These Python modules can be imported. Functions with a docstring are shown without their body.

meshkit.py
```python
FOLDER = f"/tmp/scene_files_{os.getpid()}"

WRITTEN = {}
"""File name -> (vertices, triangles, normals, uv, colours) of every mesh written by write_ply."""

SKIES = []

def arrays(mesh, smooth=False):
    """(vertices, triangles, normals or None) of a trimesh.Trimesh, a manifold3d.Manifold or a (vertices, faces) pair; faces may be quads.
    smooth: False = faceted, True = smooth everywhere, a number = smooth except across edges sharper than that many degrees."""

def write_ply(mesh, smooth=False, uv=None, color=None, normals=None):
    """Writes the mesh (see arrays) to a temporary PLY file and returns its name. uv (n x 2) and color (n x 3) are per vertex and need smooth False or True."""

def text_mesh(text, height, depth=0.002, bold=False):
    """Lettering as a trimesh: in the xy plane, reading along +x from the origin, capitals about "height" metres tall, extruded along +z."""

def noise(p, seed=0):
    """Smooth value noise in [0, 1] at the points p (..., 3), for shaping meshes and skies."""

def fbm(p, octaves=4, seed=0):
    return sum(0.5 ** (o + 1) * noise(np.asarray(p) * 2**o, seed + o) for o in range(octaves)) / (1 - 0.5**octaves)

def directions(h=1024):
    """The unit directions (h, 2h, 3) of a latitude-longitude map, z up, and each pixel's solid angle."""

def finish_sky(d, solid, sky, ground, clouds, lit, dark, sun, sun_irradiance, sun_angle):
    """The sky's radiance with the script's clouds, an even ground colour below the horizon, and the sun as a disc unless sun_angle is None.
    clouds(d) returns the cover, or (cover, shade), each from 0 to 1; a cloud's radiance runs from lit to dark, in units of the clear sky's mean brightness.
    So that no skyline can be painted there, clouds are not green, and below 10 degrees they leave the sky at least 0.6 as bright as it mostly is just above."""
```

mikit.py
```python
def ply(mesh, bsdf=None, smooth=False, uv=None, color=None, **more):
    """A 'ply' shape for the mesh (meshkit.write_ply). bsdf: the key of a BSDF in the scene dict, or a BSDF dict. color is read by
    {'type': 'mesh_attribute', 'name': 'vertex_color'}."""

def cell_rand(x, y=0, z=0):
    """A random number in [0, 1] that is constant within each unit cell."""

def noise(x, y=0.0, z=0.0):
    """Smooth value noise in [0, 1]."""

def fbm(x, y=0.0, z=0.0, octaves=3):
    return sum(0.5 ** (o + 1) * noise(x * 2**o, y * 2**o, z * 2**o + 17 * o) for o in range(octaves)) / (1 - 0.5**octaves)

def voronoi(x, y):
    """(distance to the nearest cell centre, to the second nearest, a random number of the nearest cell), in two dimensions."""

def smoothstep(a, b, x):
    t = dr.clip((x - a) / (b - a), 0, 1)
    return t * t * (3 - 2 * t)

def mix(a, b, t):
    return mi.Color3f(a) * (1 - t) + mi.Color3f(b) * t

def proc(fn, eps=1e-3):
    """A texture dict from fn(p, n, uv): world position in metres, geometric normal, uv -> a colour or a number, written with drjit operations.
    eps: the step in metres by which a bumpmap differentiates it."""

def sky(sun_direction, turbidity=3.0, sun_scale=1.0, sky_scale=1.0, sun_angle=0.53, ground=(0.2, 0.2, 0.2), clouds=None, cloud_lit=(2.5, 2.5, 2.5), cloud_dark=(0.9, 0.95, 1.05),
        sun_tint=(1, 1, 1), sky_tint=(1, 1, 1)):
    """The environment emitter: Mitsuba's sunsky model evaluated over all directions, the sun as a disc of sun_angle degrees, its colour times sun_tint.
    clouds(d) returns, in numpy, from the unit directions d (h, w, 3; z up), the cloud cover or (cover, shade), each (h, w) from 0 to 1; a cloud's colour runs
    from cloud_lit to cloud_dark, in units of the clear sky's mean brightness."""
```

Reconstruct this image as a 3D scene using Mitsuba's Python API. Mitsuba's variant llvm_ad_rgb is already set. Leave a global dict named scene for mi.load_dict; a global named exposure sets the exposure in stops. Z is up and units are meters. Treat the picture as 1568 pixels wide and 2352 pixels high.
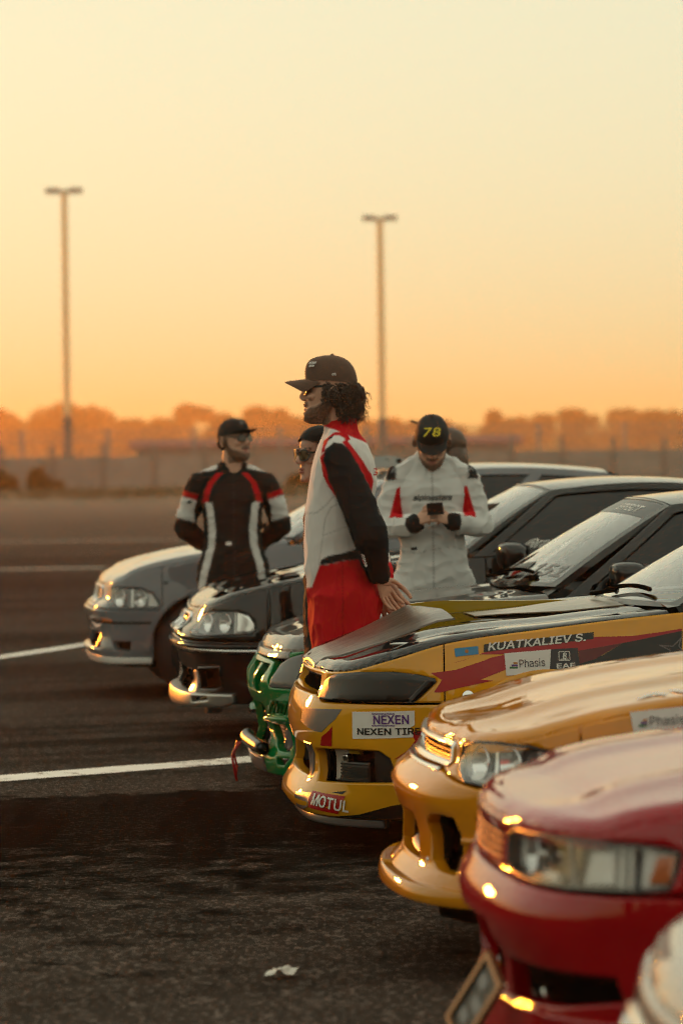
# A line of drift cars parked nose-out on a race paddock at sunset, drivers standing between them.
import math
import numpy as np, shapely, trimesh, manifold3d as m3
import shapely.geometry as sg
from scipy.interpolate import PchipInterpolator, CubicSpline
from scipy.spatial import cKDTree
import drjit as dr, mitsuba as mi, mikit, meshkit
from mikit import noise, fbm, smoothstep, mix

T = mi.ScalarTransform4f
scene, labels = {}, {}

# ------------------------------------------------------------------ camera, sky, exposure, air
CAM_Z, PITCH, ROLL = 1.43, math.atan(121 / 7800), math.radians(0.8)
scene['camera'] = {'type': 'thinlens', 'fov': 2 * math.degrees(math.atan(784 / 7800)), 'fov_axis': 'x',
                   'aperture_radius': 0.0165, 'focus_distance': 12.6, 'near_clip': 0.5, 'far_clip': 6000,
                   'to_world': T().look_at(origin=[0, 0, CAM_Z], target=[0, math.cos(PITCH), CAM_Z - math.sin(PITCH)],
                                           up=[math.sin(ROLL), 0, math.cos(ROLL)]),
                   'medium': {'type': 'ref', 'id': 'air'}}
SUN_AZ, SUN_EL = math.radians(25), math.radians(5)
def dust_veil(d):
    # thin dust over the whole sky, thicker and more orange towards the horizon
    el = np.degrees(np.arcsin(np.clip(d[..., 2], 0, 1)))
    low = np.exp(-el / 3.8)
    return 0.90 + 0.08 * low, np.clip(1.05 * low + 0.05 * (meshkit.fbm(d * [3, 3, 9], 3) - .5), 0, 1)
SUN = [-math.sin(SUN_AZ) * math.cos(SUN_EL), math.cos(SUN_AZ) * math.cos(SUN_EL), math.sin(SUN_EL)]
scene['sky'] = mikit.sky(SUN, turbidity=3, sky_tint=(0.95, 1.1, 0.95), sun_tint=(0.50, 0.29, 0.14), sun_angle=4.5, clouds=dust_veil,
                         cloud_lit=(2.08, 2.14, 1.66), cloud_dark=(1.9, 1.30, 0.36))
exposure = 3.52
scene['air'] = {'type': 'homogeneous', 'albedo': {'type': 'rgb', 'value': [0.98, 0.68, 0.34]}, 'sigma_t': 0.00042,
                'phase': {'type': 'hg', 'g': 0.6}}
scene['haze'] = {'type': 'cube', 'to_world': T().translate([0, 510, 9.4]).scale([560, 610, 10.5]),
                 'bsdf': {'type': 'null'}, 'interior': {'type': 'ref', 'id': 'air'}}
labels['haze'] = {'label': 'warm dusty evening haze over the paddock', 'kind': 'stuff', 'category': 'haze'}

# ------------------------------------------------------------------ helpers
def rgb(*c):
    return {'type': 'rgb', 'value': [float(x) for x in c]}

def mat(key, d):
    scene[key] = d if d['type'] in ('thindielectric', 'dielectric', 'null', 'principledthin') else {'type': 'twosided', 'b': d}
    return key

def principled(key, color, rough=0.5, **kw):
    return mat(key, {'type': 'principled', 'base_color': color if isinstance(color, dict) else rgb(*color), 'roughness': rough, **kw})

def paint(key, color, rough=0.32, coat=1.0, **kw):
    """Car paint and film: pigment under a clear lacquer, more or less polished."""
    d = {'int_ior': 1.5, 'nonlinear': True, 'diffuse_reflectance': color if isinstance(color, dict) else rgb(*color)}
    alpha = 0.22 * (1 - coat) + 0.25 * max(0.0, rough - 0.35)
    return mat(key, {'type': 'plastic', **d} if alpha < 0.04 else {'type': 'roughplastic', 'alpha': alpha, **d})

def numbered(k):
    if k not in scene and k not in labels:
        return k
    i = 1
    while f'{k}_{i:03d}' in scene or f'{k}_{i:03d}' in labels:
        i += 1
    return f'{k}_{i:03d}'

def obj(name, mesh, bsdf, parent=None, smooth=35, **kw):
    k = numbered(f'{parent}__{name}' if parent else name)
    scene[k] = mikit.ply(mesh, bsdf, smooth=smooth, **kw)
    return k

def again(name, src, parent, to_world=None):
    k = numbered(f'{parent}__{name}')
    scene[k] = dict(scene[src])
    if to_world is not None:
        scene[k]['to_world'] = to_world
    return k

def thing(name, label, cat, group=None):
    k = numbered(name)
    labels[k] = {'label': label, 'category': cat}
    if group:
        labels[k]['group'] = group
    return k

def tag(k, label, cat=None, group=None, kind=None):
    labels[k] = {'label': label}
    if cat: labels[k]['category'] = cat
    if group: labels[k]['group'] = group
    if kind: labels[k]['kind'] = kind
    return k

def cat(ms):
    return trimesh.util.concatenate([m for m in ms if m is not None and len(m.faces)])

def xf(mesh, M):
    m = mesh.copy(); m.apply_transform(M); return m

def move(mesh, x=0, y=0, z=0):
    m = mesh.copy(); m.apply_translation([x, y, z]); return m

def rot(deg, axis, point=None):
    return trimesh.transformations.rotation_matrix(math.radians(deg), axis, point)

def box(sx, sy, sz, c=(0, 0, 0), bevel=0.0):
    if bevel <= 0:
        m = trimesh.creation.box((sx, sy, sz)); m.apply_translation(c); return m
    p = []
    for i in (-1, 1):
        for j in (-1, 1):
            for k in (-1, 1):
                a, b, d = i * sx / 2, j * sy / 2, k * sz / 2
                p += [(a - i * bevel, b, d), (a, b - j * bevel, d), (a, b, d - k * bevel)]
    m = trimesh.convex.convex_hull(np.array(p)); m.apply_translation(c); return m

def beam(p, q, w, h, up=(0, 0, 1)):
    p, q = np.array(p, float), np.array(q, float)
    d = q - p; L = np.linalg.norm(d); d /= L
    s = np.cross(d, up); s /= np.linalg.norm(s); t = np.cross(s, d)
    m = trimesh.creation.box((L, w, h))
    M = np.eye(4); M[:3, 0], M[:3, 1], M[:3, 2], M[:3, 3] = d, s, t, (p + q) / 2
    m.apply_transform(M); return m

def tube(pts, r, n=10, cap=True):
    pts = np.array(pts, float); r = np.broadcast_to(np.array(r, float), (len(pts),))
    tan = np.gradient(pts, axis=0); tan /= np.linalg.norm(tan, axis=1)[:, None]
    ref = np.array([0, 0, 1.0]) if abs(tan[0][2]) < 0.9 else np.array([1.0, 0, 0])
    V = []
    for p, t, rr in zip(pts, tan, r):
        s = np.cross(t, ref); s /= np.linalg.norm(s); ref2 = np.cross(s, t); ref = ref2
        a = np.arange(n) / n * 2 * np.pi
        V.append(p + rr * (np.cos(a)[:, None] * s + np.sin(a)[:, None] * ref2))
    V = np.vstack(V); F = []
    for i in range(len(pts) - 1):
        for j in range(n):
            a, b = i * n + j, i * n + (j + 1) % n
            F += [(a, b, b + n), (a, b + n, a + n)]
    if cap:
        V = np.vstack([V, pts[:1], pts[-1:]]); k = len(V)
        for j in range(n):
            F += [(k - 2, (j + 1) % n, j), (k - 1, (len(pts) - 1) * n + j, (len(pts) - 1) * n + (j + 1) % n)]
    m = trimesh.Trimesh(V, F, process=False); m.fix_normals(); return m

def lathe(prof, n=32):
    return trimesh.creation.revolve(np.array(prof, float), sections=n)

def ellipsoid(r, c=(0, 0, 0), sub=3):
    m = trimesh.creation.icosphere(sub, 1.0); m.apply_scale(r); m.apply_translation(c); return m

def hull(pts):
    return trimesh.convex.convex_hull(np.array(pts, float))

def spline(pts, n=200):
    pts = np.array(pts, float)
    s = np.r_[0, np.cumsum(np.linalg.norm(np.diff(pts, axis=0), axis=1))]
    c = PchipInterpolator(s, pts)
    return c(np.linspace(0, s[-1], n))

def tri2d(poly):
    """Triangles of a plain polygon without inner points."""
    v, f = trimesh.creation.triangulate_polygon(poly, engine='earcut')
    return v, f

def cells(poly, ra, rb):
    a0, b0, a1, b1 = poly.bounds
    ia = np.arange(math.floor(a0 / ra), math.ceil(a1 / ra)); ib = np.arange(math.floor(b0 / rb), math.ceil(b1 / rb))
    A, B = [x.ravel() for x in np.meshgrid(ia, ib)]
    bx = shapely.box(A * ra, B * rb, (A + 1) * ra, (B + 1) * rb)
    shapely.prepare(poly)
    inside = shapely.contains(poly, bx)
    tris = []
    for i in np.nonzero(inside)[0]:
        x0, y0, x1, y1 = A[i] * ra, B[i] * rb, (A[i] + 1) * ra, (B[i] + 1) * rb
        tris += [[(x0, y0), (x1, y0), (x1, y1)], [(x0, y0), (x1, y1), (x0, y1)]]
    part = ~inside & shapely.intersects(poly, bx)
    for g in shapely.intersection(poly, bx[part]):
        for p in getattr(g, 'geoms', [g]):
            if p.geom_type == 'Polygon' and p.area > 1e-9:
                v, f = tri2d(p)
                v = np.asarray(v)
                for t in f:
                    q = v[t]
                    if abs(np.cross(q[1] - q[0], q[2] - q[0])) > 1e-10:
                        tris.append(q)
    return tris

def patch(fn, poly, o=0.0, t=0.02, res=(0.05, 0.05), bevel=0.0035, flip=False):
    """A sheet of thickness t cut as POLY in the surface parameters (a, b); fn(a, b, o) gives points, o outwards."""
    if not isinstance(poly, (sg.Polygon, sg.MultiPolygon)):
        poly = sg.Polygon(poly)
    poly = poly.buffer(0)
    parts = [poly]
    if bevel:
        inner = poly.buffer(-1.4 * bevel, join_style=2)
        if inner.area > 0:
            parts = [inner, poly.difference(inner)]
    tris = sum([cells(p, *res) for p in parts], [])
    P = np.array(tris, float).reshape(-1, 2)
    key, inv = np.unique(np.round(P * 20000).astype(np.int64), axis=0, return_inverse=True)
    ab = key / 20000.0; F = inv.reshape(-1, 3)
    c = np.cross(ab[F[:, 1]] - ab[F[:, 0]], ab[F[:, 2]] - ab[F[:, 0]])
    F = np.where((c < 0)[:, None], F[:, ::-1], F)[np.abs(c) > 0]
    E = np.vstack([F[:, [0, 1]], F[:, [1, 2]], F[:, [2, 0]]])
    h = E.min(1) * len(ab) + E.max(1)
    u, idx, cnt = np.unique(h, return_index=True, return_counts=True)
    B = E[idx[cnt == 1]]
    off = np.full(len(ab), float(o))
    if bevel:
        # only the true outline is lowered
        out = np.unique(B)
        d = shapely.distance(poly.boundary, shapely.points(ab[out]))
        off[out[d < 2e-4]] -= bevel
    V = fn(ab[:, 0], ab[:, 1], off)
    if t > 0:
        W = fn(ab[:, 0], ab[:, 1], np.full(len(ab), o - t))
        n = len(V)
        F = np.vstack([F, np.stack([B[:, 1], B[:, 0], B[:, 0] + n], 1), np.stack([B[:, 1], B[:, 0] + n, B[:, 1] + n], 1)])
        V = np.vstack([V, W])
    if flip:
        F = F[:, ::-1]
    m = trimesh.Trimesh(V, F, process=False); m.remove_unreferenced_vertices(); return m

def rrect(a0, b0, a1, b1, r=0.01):
    return sg.box(a0 + r, b0 + r, a1 - r, b1 - r).buffer(r, 4)

def on(fn, mesh2d, o=0.0):
    """Bends flat lettering (x along a, y along b, z outwards) onto a surface."""
    m = mesh2d.copy(); v = m.vertices
    m.vertices = fn(v[:, 0], v[:, 1], v[:, 2] + o); return m

def letters(text, h, a, b, slope=0.0, shear=0.0, bold=False, depth=0.0015, stretch=1.0):
    m = meshkit.text_mesh(text, h, depth, bold)
    m.vertices[:, 0] = m.vertices[:, 0] * stretch + shear * m.vertices[:, 1]
    M = rot(slope, [0, 0, 1]); M[:2, 3] = a, b
    return xf(m, M)

def text_width(text, h, bold=False):
    return meshkit.text_mesh(text, h, 0.001, bold).bounds[1][0]

# ------------------------------------------------------------------ materials
def ground_color(p, n, uv):
    x, y = p.x, p.y
    # direction of travel: tyre marks run across the picture, slightly away to the right
    s = x * 0.93 + y * 0.36; t = y * 0.93 - x * 0.36
    grain = noise(x * 160, y * 160, 0)
    stone = smoothstep(0.62, 0.80, noise(x * 85, y * 60, 3))
    blot = fbm(x * 0.9, y * 0.9, 1, 4)
    streak = fbm(s * 0.35, t * 5.0, 2, 4)
    wide = fbm(s * 0.12, t * 1.3, 7, 3)
    c = mix((0.032, 0.026, 0.022), (0.066, 0.054, 0.046), blot)
    c = c * (0.50 + 0.75 * grain) * (0.85 + 0.3 * streak)
    c = mix(c, mi.Color3f(0.15, 0.125, 0.11), stone * 0.7)
    marks = smoothstep(0.50, 0.66, streak * 0.55 + wide * 0.55)
    c = c * (1 - (0.28 + 0.15 * smoothstep(14, 18, y)) * marks)
    # laid rubber: a dark patch with ragged, streaky edges where the cars spin their tyres
    edge = (fbm(s * 0.8, t * 9, 11, 4) - 0.5) * 0.9 + (fbm(x * 9, y * 9, 5, 3) - 0.5) * 1.6
    far = smoothstep(0.0, 0.25, (15.05 + 0.30 * x) - y - edge * 0.35)
    near = smoothstep(-1.9, 0.9, y - (11.7 + 0.10 * x) + edge * 2.6 + 1.1 * (noise(x * 2.2, 0.5, 6) - 0.5))
    lanes = smoothstep(0.30, 0.62, noise(x * 2.6 + 0.25 * y, 3.3, 0) * 0.5 + fbm(x * 14, y * 1.2, 9, 2) * 0.5)
    rub = far * near * (0.86 + 0.14 * lanes)
    rub = dr.clip(rub - 0.6 * smoothstep(0.72, 0.9, grain * 0.6 + noise(x * 35, y * 35, 8) * 0.5) * (1 - near * 0.7), 0, 1)
    c = mix(c, mi.Color3f(0.005, 0.0045, 0.004), dr.clip(rub, 0, 0.985))
    # older streaks of rubber farther out
    band = smoothstep(0.48, 0.7, fbm(s * 0.10, t * 0.62, 21, 3)) * smoothstep(16, 18, y) * (1 - smoothstep(28, 60, y))
    c = c * (1 - 0.42 * band)
    for k, off in ((0.05, 0.0), (0.05, 1.45)):  # curved tracks left by sliding cars
        cx = y - (10.2 + off + 0.16 * (x + 1.2) * (x + 1.2) + 0.25 * x)
        tr = smoothstep(0.13, 0.03, dr.abs(cx + 0.04 * (noise(x * 3, 1, 4) - 0.5))) * smoothstep(0.25, 0.6, fbm(x * 5, y * 8, 13, 3))
        c = c * (1 - 0.5 * tr)
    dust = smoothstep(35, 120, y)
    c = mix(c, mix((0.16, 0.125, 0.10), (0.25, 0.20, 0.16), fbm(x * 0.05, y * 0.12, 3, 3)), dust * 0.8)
    return c

def ground_rough(p, n, uv):
    return 0.62 + 0.3 * noise(p.x * 40, p.y * 40, 1)

def ground_bump(p, n, uv):
    return 0.5 * noise(p.x * 110, p.y * 110, 0) + 0.6 * noise(p.x * 45, p.y * 45, 4)

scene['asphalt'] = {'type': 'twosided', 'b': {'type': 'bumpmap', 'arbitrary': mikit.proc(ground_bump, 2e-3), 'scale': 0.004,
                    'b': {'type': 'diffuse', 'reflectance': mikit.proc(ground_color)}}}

def line_color(p, n, uv):
    w = fbm(p.x * 25, p.y * 25, 2, 3) * 0.6 + fbm(p.x * 4, p.y * 12, 5, 3) * 0.5
    return mix((0.62, 0.58, 0.53), (0.16, 0.13, 0.11), smoothstep(0.62, 0.8, w))
principled('line_paint', mikit.proc(line_color), 0.7)
def faint_color(p, n, uv):
    return mix((0.30, 0.25, 0.21), (0.16, 0.13, 0.11), fbm(p.x * 1.3, p.y * 3, 2, 3))
principled('faint_line_paint', mikit.proc(faint_color), 0.8)

def concrete_color(p, n, uv):
    w = fbm(p.x * 0.8, p.y * 0.8, p.z * 2.0, 4); d = fbm(p.x * 4, p.y, p.z * 0.6, 3)
    return mix((0.30, 0.275, 0.245), (0.16, 0.145, 0.13), w * 0.6 + 0.4 * d)
principled('concrete', mikit.proc(concrete_color), 0.85)
principled('concrete_post', (0.17, 0.155, 0.14), 0.85)
principled('galvanised', (0.22, 0.21, 0.20), 0.55)
principled('lamp_steel', (0.12, 0.10, 0.09), 0.6)
principled('mast_glare_steel', (0.80, 0.52, 0.27), 0.6)  # orange sunset glare put into the pole colour
principled('roof_red', (0.16, 0.04, 0.03), 0.7)
principled('shed_wall', (0.22, 0.19, 0.16), 0.85)
def dry_grass(p, n, uv):
    return mix((0.060, 0.055, 0.028), (0.15, 0.12, 0.065), noise(p.x * 3, p.y * 3, p.z * 5))
principled('dry_grass', mikit.proc(dry_grass), 0.9)
def soil_color(p, n, uv):
    return mix((0.055, 0.042, 0.03), (0.17, 0.125, 0.085), fbm(p.x * 0.4, p.y * 0.4, 3, 4))
principled('soil', mikit.proc(soil_color), 0.95)
mat('leaf', {'type': 'principledthin', 'base_color': rgb(0.14, 0.085, 0.030), 'roughness': 0.7, 'diff_trans': 1.3})  # sunset orange partly put into the leaf colour
mat('leaf_sunset', {'type': 'principledthin', 'base_color': rgb(0.14, 0.078, 0.026), 'roughness': 0.7, 'diff_trans': 1.3})  # second leaf tone, warmed by painted sunset orange as well
principled('bark', (0.07, 0.05, 0.035), 0.9)

# ------------------------------------------------------------------ ground and background
def sheet(pts, z, dens=None):
    p = sg.Polygon(pts); v, f = tri2d(p)
    m = trimesh.Trimesh(np.c_[v, np.full(len(v), z)], f, process=False)
    if m.face_normals[:, 2].mean() < 0: m.invert()
    return m

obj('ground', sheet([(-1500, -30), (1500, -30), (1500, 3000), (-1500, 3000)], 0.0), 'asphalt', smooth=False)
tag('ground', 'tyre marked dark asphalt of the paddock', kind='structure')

def strip(p, q, w, z, n=40, seed=1):
    """A painted line with slightly uneven edges."""
    p, q = np.array(p, float), np.array(q, float); d = (q - p) / np.linalg.norm(q - p); s = np.array([-d[1], d[0]])
    t = np.linspace(0, 1, n); g = np.random.default_rng(seed)
    L = [tuple(p + (q - p) * k + s * (w / 2 + g.normal(0, 0.006))) for k in t]
    R = [tuple(p + (q - p) * k - s * (w / 2 + g.normal(0, 0.006))) for k in t]
    return sheet(L + R[::-1], z)
k = obj('painted_line', strip((-3.1, 14.27), (0.6, 16.96), 0.27, 0.004), 'line_paint', smooth=False)
tag(k, 'white painted line on the asphalt nearest the camera, running under the green nosed car', 'painted line', kind='structure')
k = obj('painted_line', strip((-3.2, 23.0), (-0.9, 30.2), 0.16, 0.004, seed=2), 'line_paint', smooth=False)
tag(k, 'white painted line on the asphalt left of the grey car', 'painted line', kind='structure')
for y, x0, x1 in ((45.5, -14, -3.2), (62, -18, 20)):
    k = obj('painted_line', strip((x0, y), (x1, y + 0.6), 0.5, 0.004, seed=int(y)), 'faint_line_paint', smooth=False)
    tag(k, 'faint worn line across the far asphalt', 'painted line', kind='structure')

# grass verge in front of the wall: a low bank of soil with dry tufts
def bank_mesh():
    xs = np.linspace(-60, 60, 121); ys = np.array([118, 121, 125, 130, 136, 142, 148.6])
    hs = np.array([0.0, 0.28, 0.42, 0.30, 0.22, 0.25, 0.25])
    X, Y = np.meshgrid(xs, ys); Z = hs[:, None] * (0.7 + 0.6 * meshkit.fbm(np.stack([X * .3, Y * .3, X * 0], -1), 3)) + 0.004
    Z[0] = -0.02
    V = np.stack([X + 0, Y + meshkit.noise(np.stack([X, Y, X * 0 + 5], -1)) * 0.6, Z], -1).reshape(-1, 3); F = []
    n = len(xs)
    for i in range(len(ys) - 1):
        for j in range(n - 1):
            a = i * n + j; F += [(a, a + 1, a + n + 1), (a, a + n + 1, a + n)]
    return trimesh.Trimesh(V, F, process=False)
obj('verge', bank_mesh(), 'soil', smooth=True); tag('verge', 'low earth verge in front of the concrete wall', kind='structure')
def tufts(n, x0, x1, y0, y1, h, seed):
    g = np.random.default_rng(seed); V, F = [], []
    for _ in range(n):
        x, y = g.uniform(x0, x1), g.uniform(y0, y1); hh = h * g.uniform(.5, 1.3); a = g.uniform(0, np.pi); w = 0.05
        lean = g.normal(0, .15, 2); k = len(V)
        z0 = 0.2
        V += [(x - w * math.cos(a), y - w * math.sin(a), z0), (x + w * math.cos(a), y + w * math.sin(a), z0), (x + lean[0], y + lean[1], z0 + hh)]
        F.append((k, k + 1, k + 2))
    return trimesh.Trimesh(V, F, process=False)
obj('grass', tufts(9000, -22, 22, 119.5, 128, 0.32, 3), 'dry_grass', smooth=False)
tag('grass', 'dry grass growing on the verge by the wall', 'grass', kind='stuff')

# concrete panel wall: panels slotted between posts
w = thing('concrete_wall', 'long low wall of grey concrete panels behind the paddock', 'wall')
panel = None
PW = 2.25
for i in range(-10, 11):
    x = i * PW - 0.35
    if panel is None:
        panel = obj('panel', cat([box(PW - 0.22, 0.12, 0.80, (0, 150, 0.41), .02), box(PW - 0.22, 0.12, 0.88, (0, 150.01, 1.27), .02)]), 'concrete', w, smooth=False)
        post = obj('post', box(0.20, 0.24, 2.25, (-PW / 2, 150, 1.12), .02), 'concrete_post', w, smooth=False)
        for q in (panel, post): scene[q]['to_world'] = T().translate([x, 0, 0])
    else:
        again('panel', panel, w, T().translate([x, 0, 0])); again('post', post, w, T().translate([x, 0, 0]))
# fence with rails and mesh behind the wall
fz = thing('metal_fence', 'see through metal mesh fence standing behind the concrete wall', 'fence')
fp = None
for i in range(-8, 9):
    if fp is None:
        fp = obj('post', box(0.16, 0.16, 3.0, (0, 158, 1.5)), 'galvanised', fz, smooth=False); scene[fp]['to_world'] = T().translate([i * 4.0 + 1.2, 0, 0])
    else: again('post', fp, fz, T().translate([i * 4.0 + 1.2, 0, 0]))
for z in (1.95, 2.45, 2.9):
    obj('rail', box(68, 0.06, 0.05, (0, 158, z)), 'galvanised', fz, smooth=False)
wires = [box(0.018, 0.018, 1.9, (x, 158, 2.0)) for x in np.arange(-20, 20, 0.22)] + [box(40, 0.018, 0.018, (0, 158, z)) for z in np.arange(1.2, 2.9, 0.22)]
k = obj('wire_mesh', cat(wires), 'galvanised', fz, smooth=False); tag(k, 'thin wire mesh of the fence', kind='stuff')
# low shed with a dark red roof
sh = thing('long_shed', 'long low shed with a dark red roof beyond the fence', 'shed')
obj('wall', box(22.5, 5, 2.2, (-0.9, 205, 1.1)), 'shed_wall', sh, smooth=False)
obj('roof', hull([(x, y, z) for x in (-12.6, 10.9) for y, z in ((202, 2.2), (202, 2.36), (208, 2.2), (208, 2.36), (205, 2.75))]), 'roof_red', sh, smooth=False)

# light masts
def mast(x, y, h, r0, r1, label, lean):
    k = thing('lighting_mast', label, 'lamp post')
    b, tip = np.array([x, y, 0.0]), np.array([x + lean, y, h])
    P = [b + (tip - b) * t for t in np.linspace(0, 1, 12)]
    obj('pole', tube(P, np.linspace(r0, r1, 12), 12), 'mast_glare_steel', k, smooth=True)
    obj('sleeve', tube([b + (tip - b) * t for t in (0.0, 0.1, 0.24, 0.255)], [r0 * 1.3, r0 * 1.3, r0 * 1.25, r0 * 0.9], 12), 'lamp_steel', k, smooth=40)
    obj('crossbar', cat([beam(tip + [-0.80, 0, 0.05], tip + [0.80, 0, 0.05], .12, .10), beam(tip + [0, -0.9, 0.05], tip + [0, 0.9, 0.05], .12, .10)]), 'lamp_steel', k, smooth=False)
    for dx in (-0.78, -0.40, 0.40, 0.78):
        obj('floodlight', xf(box(0.36, 0.34, 0.22, (0, 0, 0), .04), trimesh.transformations.translation_matrix(tip + [dx, -0.1, 0.10]) @ rot(20, [1, 0, 0])), 'lamp_steel', k, smooth=False)
mast(-14.3, 178, 15.6, 0.20, 0.16, 'tall lighting mast at the left edge of the scene', 0.02)
mast(2.32, 188, 14.65, 0.23, 0.18, 'tall lighting mast behind the man in the brown cap', 0.02)

# trees
def leaf_cloud(blobs, n, size, seed):
    g = np.random.default_rng(seed); wts = np.array([b[3] ** 2 * b[4] for b in blobs]); wts = wts / wts.sum()
    C = np.array([b[:3] for b in blobs]); R = np.array([(b[3], b[3], b[4]) for b in blobs])
    i = g.choice(len(blobs), n, p=wts)
    d = g.normal(size=(n, 3)); d /= np.linalg.norm(d, axis=1)[:, None]
    p = C[i] + d * R[i] * (g.uniform(0.35, 1.05, n) ** 0.6)[:, None]
    keep = meshkit.fbm(p * 0.9, 3, seed) > 0.36
    p = p[keep]; n = len(p)
    u = g.normal(size=(n, 3)); u /= np.linalg.norm(u, axis=1)[:, None]
    v = np.cross(u, g.normal(size=(n, 3))); v /= np.linalg.norm(v, axis=1)[:, None]
    s = size * g.uniform(0.6, 1.4, n)[:, None]
    V = np.stack([p - u * s, p - v * s * .5, p + u * s, p + v * s * .5], 1).reshape(-1, 3)
    k = np.arange(n) * 4
    return trimesh.Trimesh(V, np.vstack([np.stack([k, k + 1, k + 2], 1), np.stack([k, k + 2, k + 3], 1)]), process=False)

def tree(x, y, h, wd, seed, label, group, name='tree', low=0.25):
    g = np.random.default_rng(seed); k = thing(name, label, 'tree', group)
    tr = [tube([(x, y, 0), (x + g.normal(0, .1), y, h * .3), (x + g.normal(0, .25), y, h * .62)], [h * .035, h * .026, h * .012], 7)]
    blobs = []
    nb = 9
    for i in range(nb):
        a = g.uniform(0, 2 * np.pi); rr = wd * .5 * g.uniform(.15, .72); zz = h * g.uniform(low + .12, .86) 
        c = np.array([x + rr * math.cos(a), y + rr * math.sin(a), zz]); b = wd * g.uniform(.15, .25)
        blobs.append((*c, b, min(b * .85, (h - zz) if h - zz > .3 else .3)))
        tr.append(tube([(x, y, h * .28), (x * .5 + c[0] * .5, y * .5 + c[1] * .5, zz * .75), tuple(c)], [h * .016, h * .010, h * .004], 5))
    blobs.append((x, y, h * .80, wd * .2, h * .19))
    obj('trunk', cat(tr), 'bark', k)
    obj('crown', leaf_cloud(blobs, int(5200 + 220 * wd), 0.55, seed), 'leaf' if seed % 2 else 'leaf_sunset', k, smooth=False)
TREES = [(-781, 937, 150), (-700, 958, 120), (-632, 921, 190), (-545, 938, 150), (-490, 962, 120), (-420, 958, 120), (-352, 926, 130), (-262, 948, 110), (-195, 932, 150), (-140, 936, 140), (-60, 950, 120), (40, 955, 120),
         (120, 958, 130), (205, 965, 120), (262, 976, 90), (352, 940, 110), (415, 955, 100), (455, 950, 90), (540, 938, 130), (632, 938, 120), (700, 942, 110), (762, 940, 120)]
TONE = ('round crowned', 'ragged', 'broad', 'low')
ORD = 'first second third fourth fifth sixth seventh eighth ninth tenth eleventh twelfth thirteenth fourteenth fifteenth sixteenth seventeenth eighteenth nineteenth twentieth'.split() + ['twenty first', 'twenty second']
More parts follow.
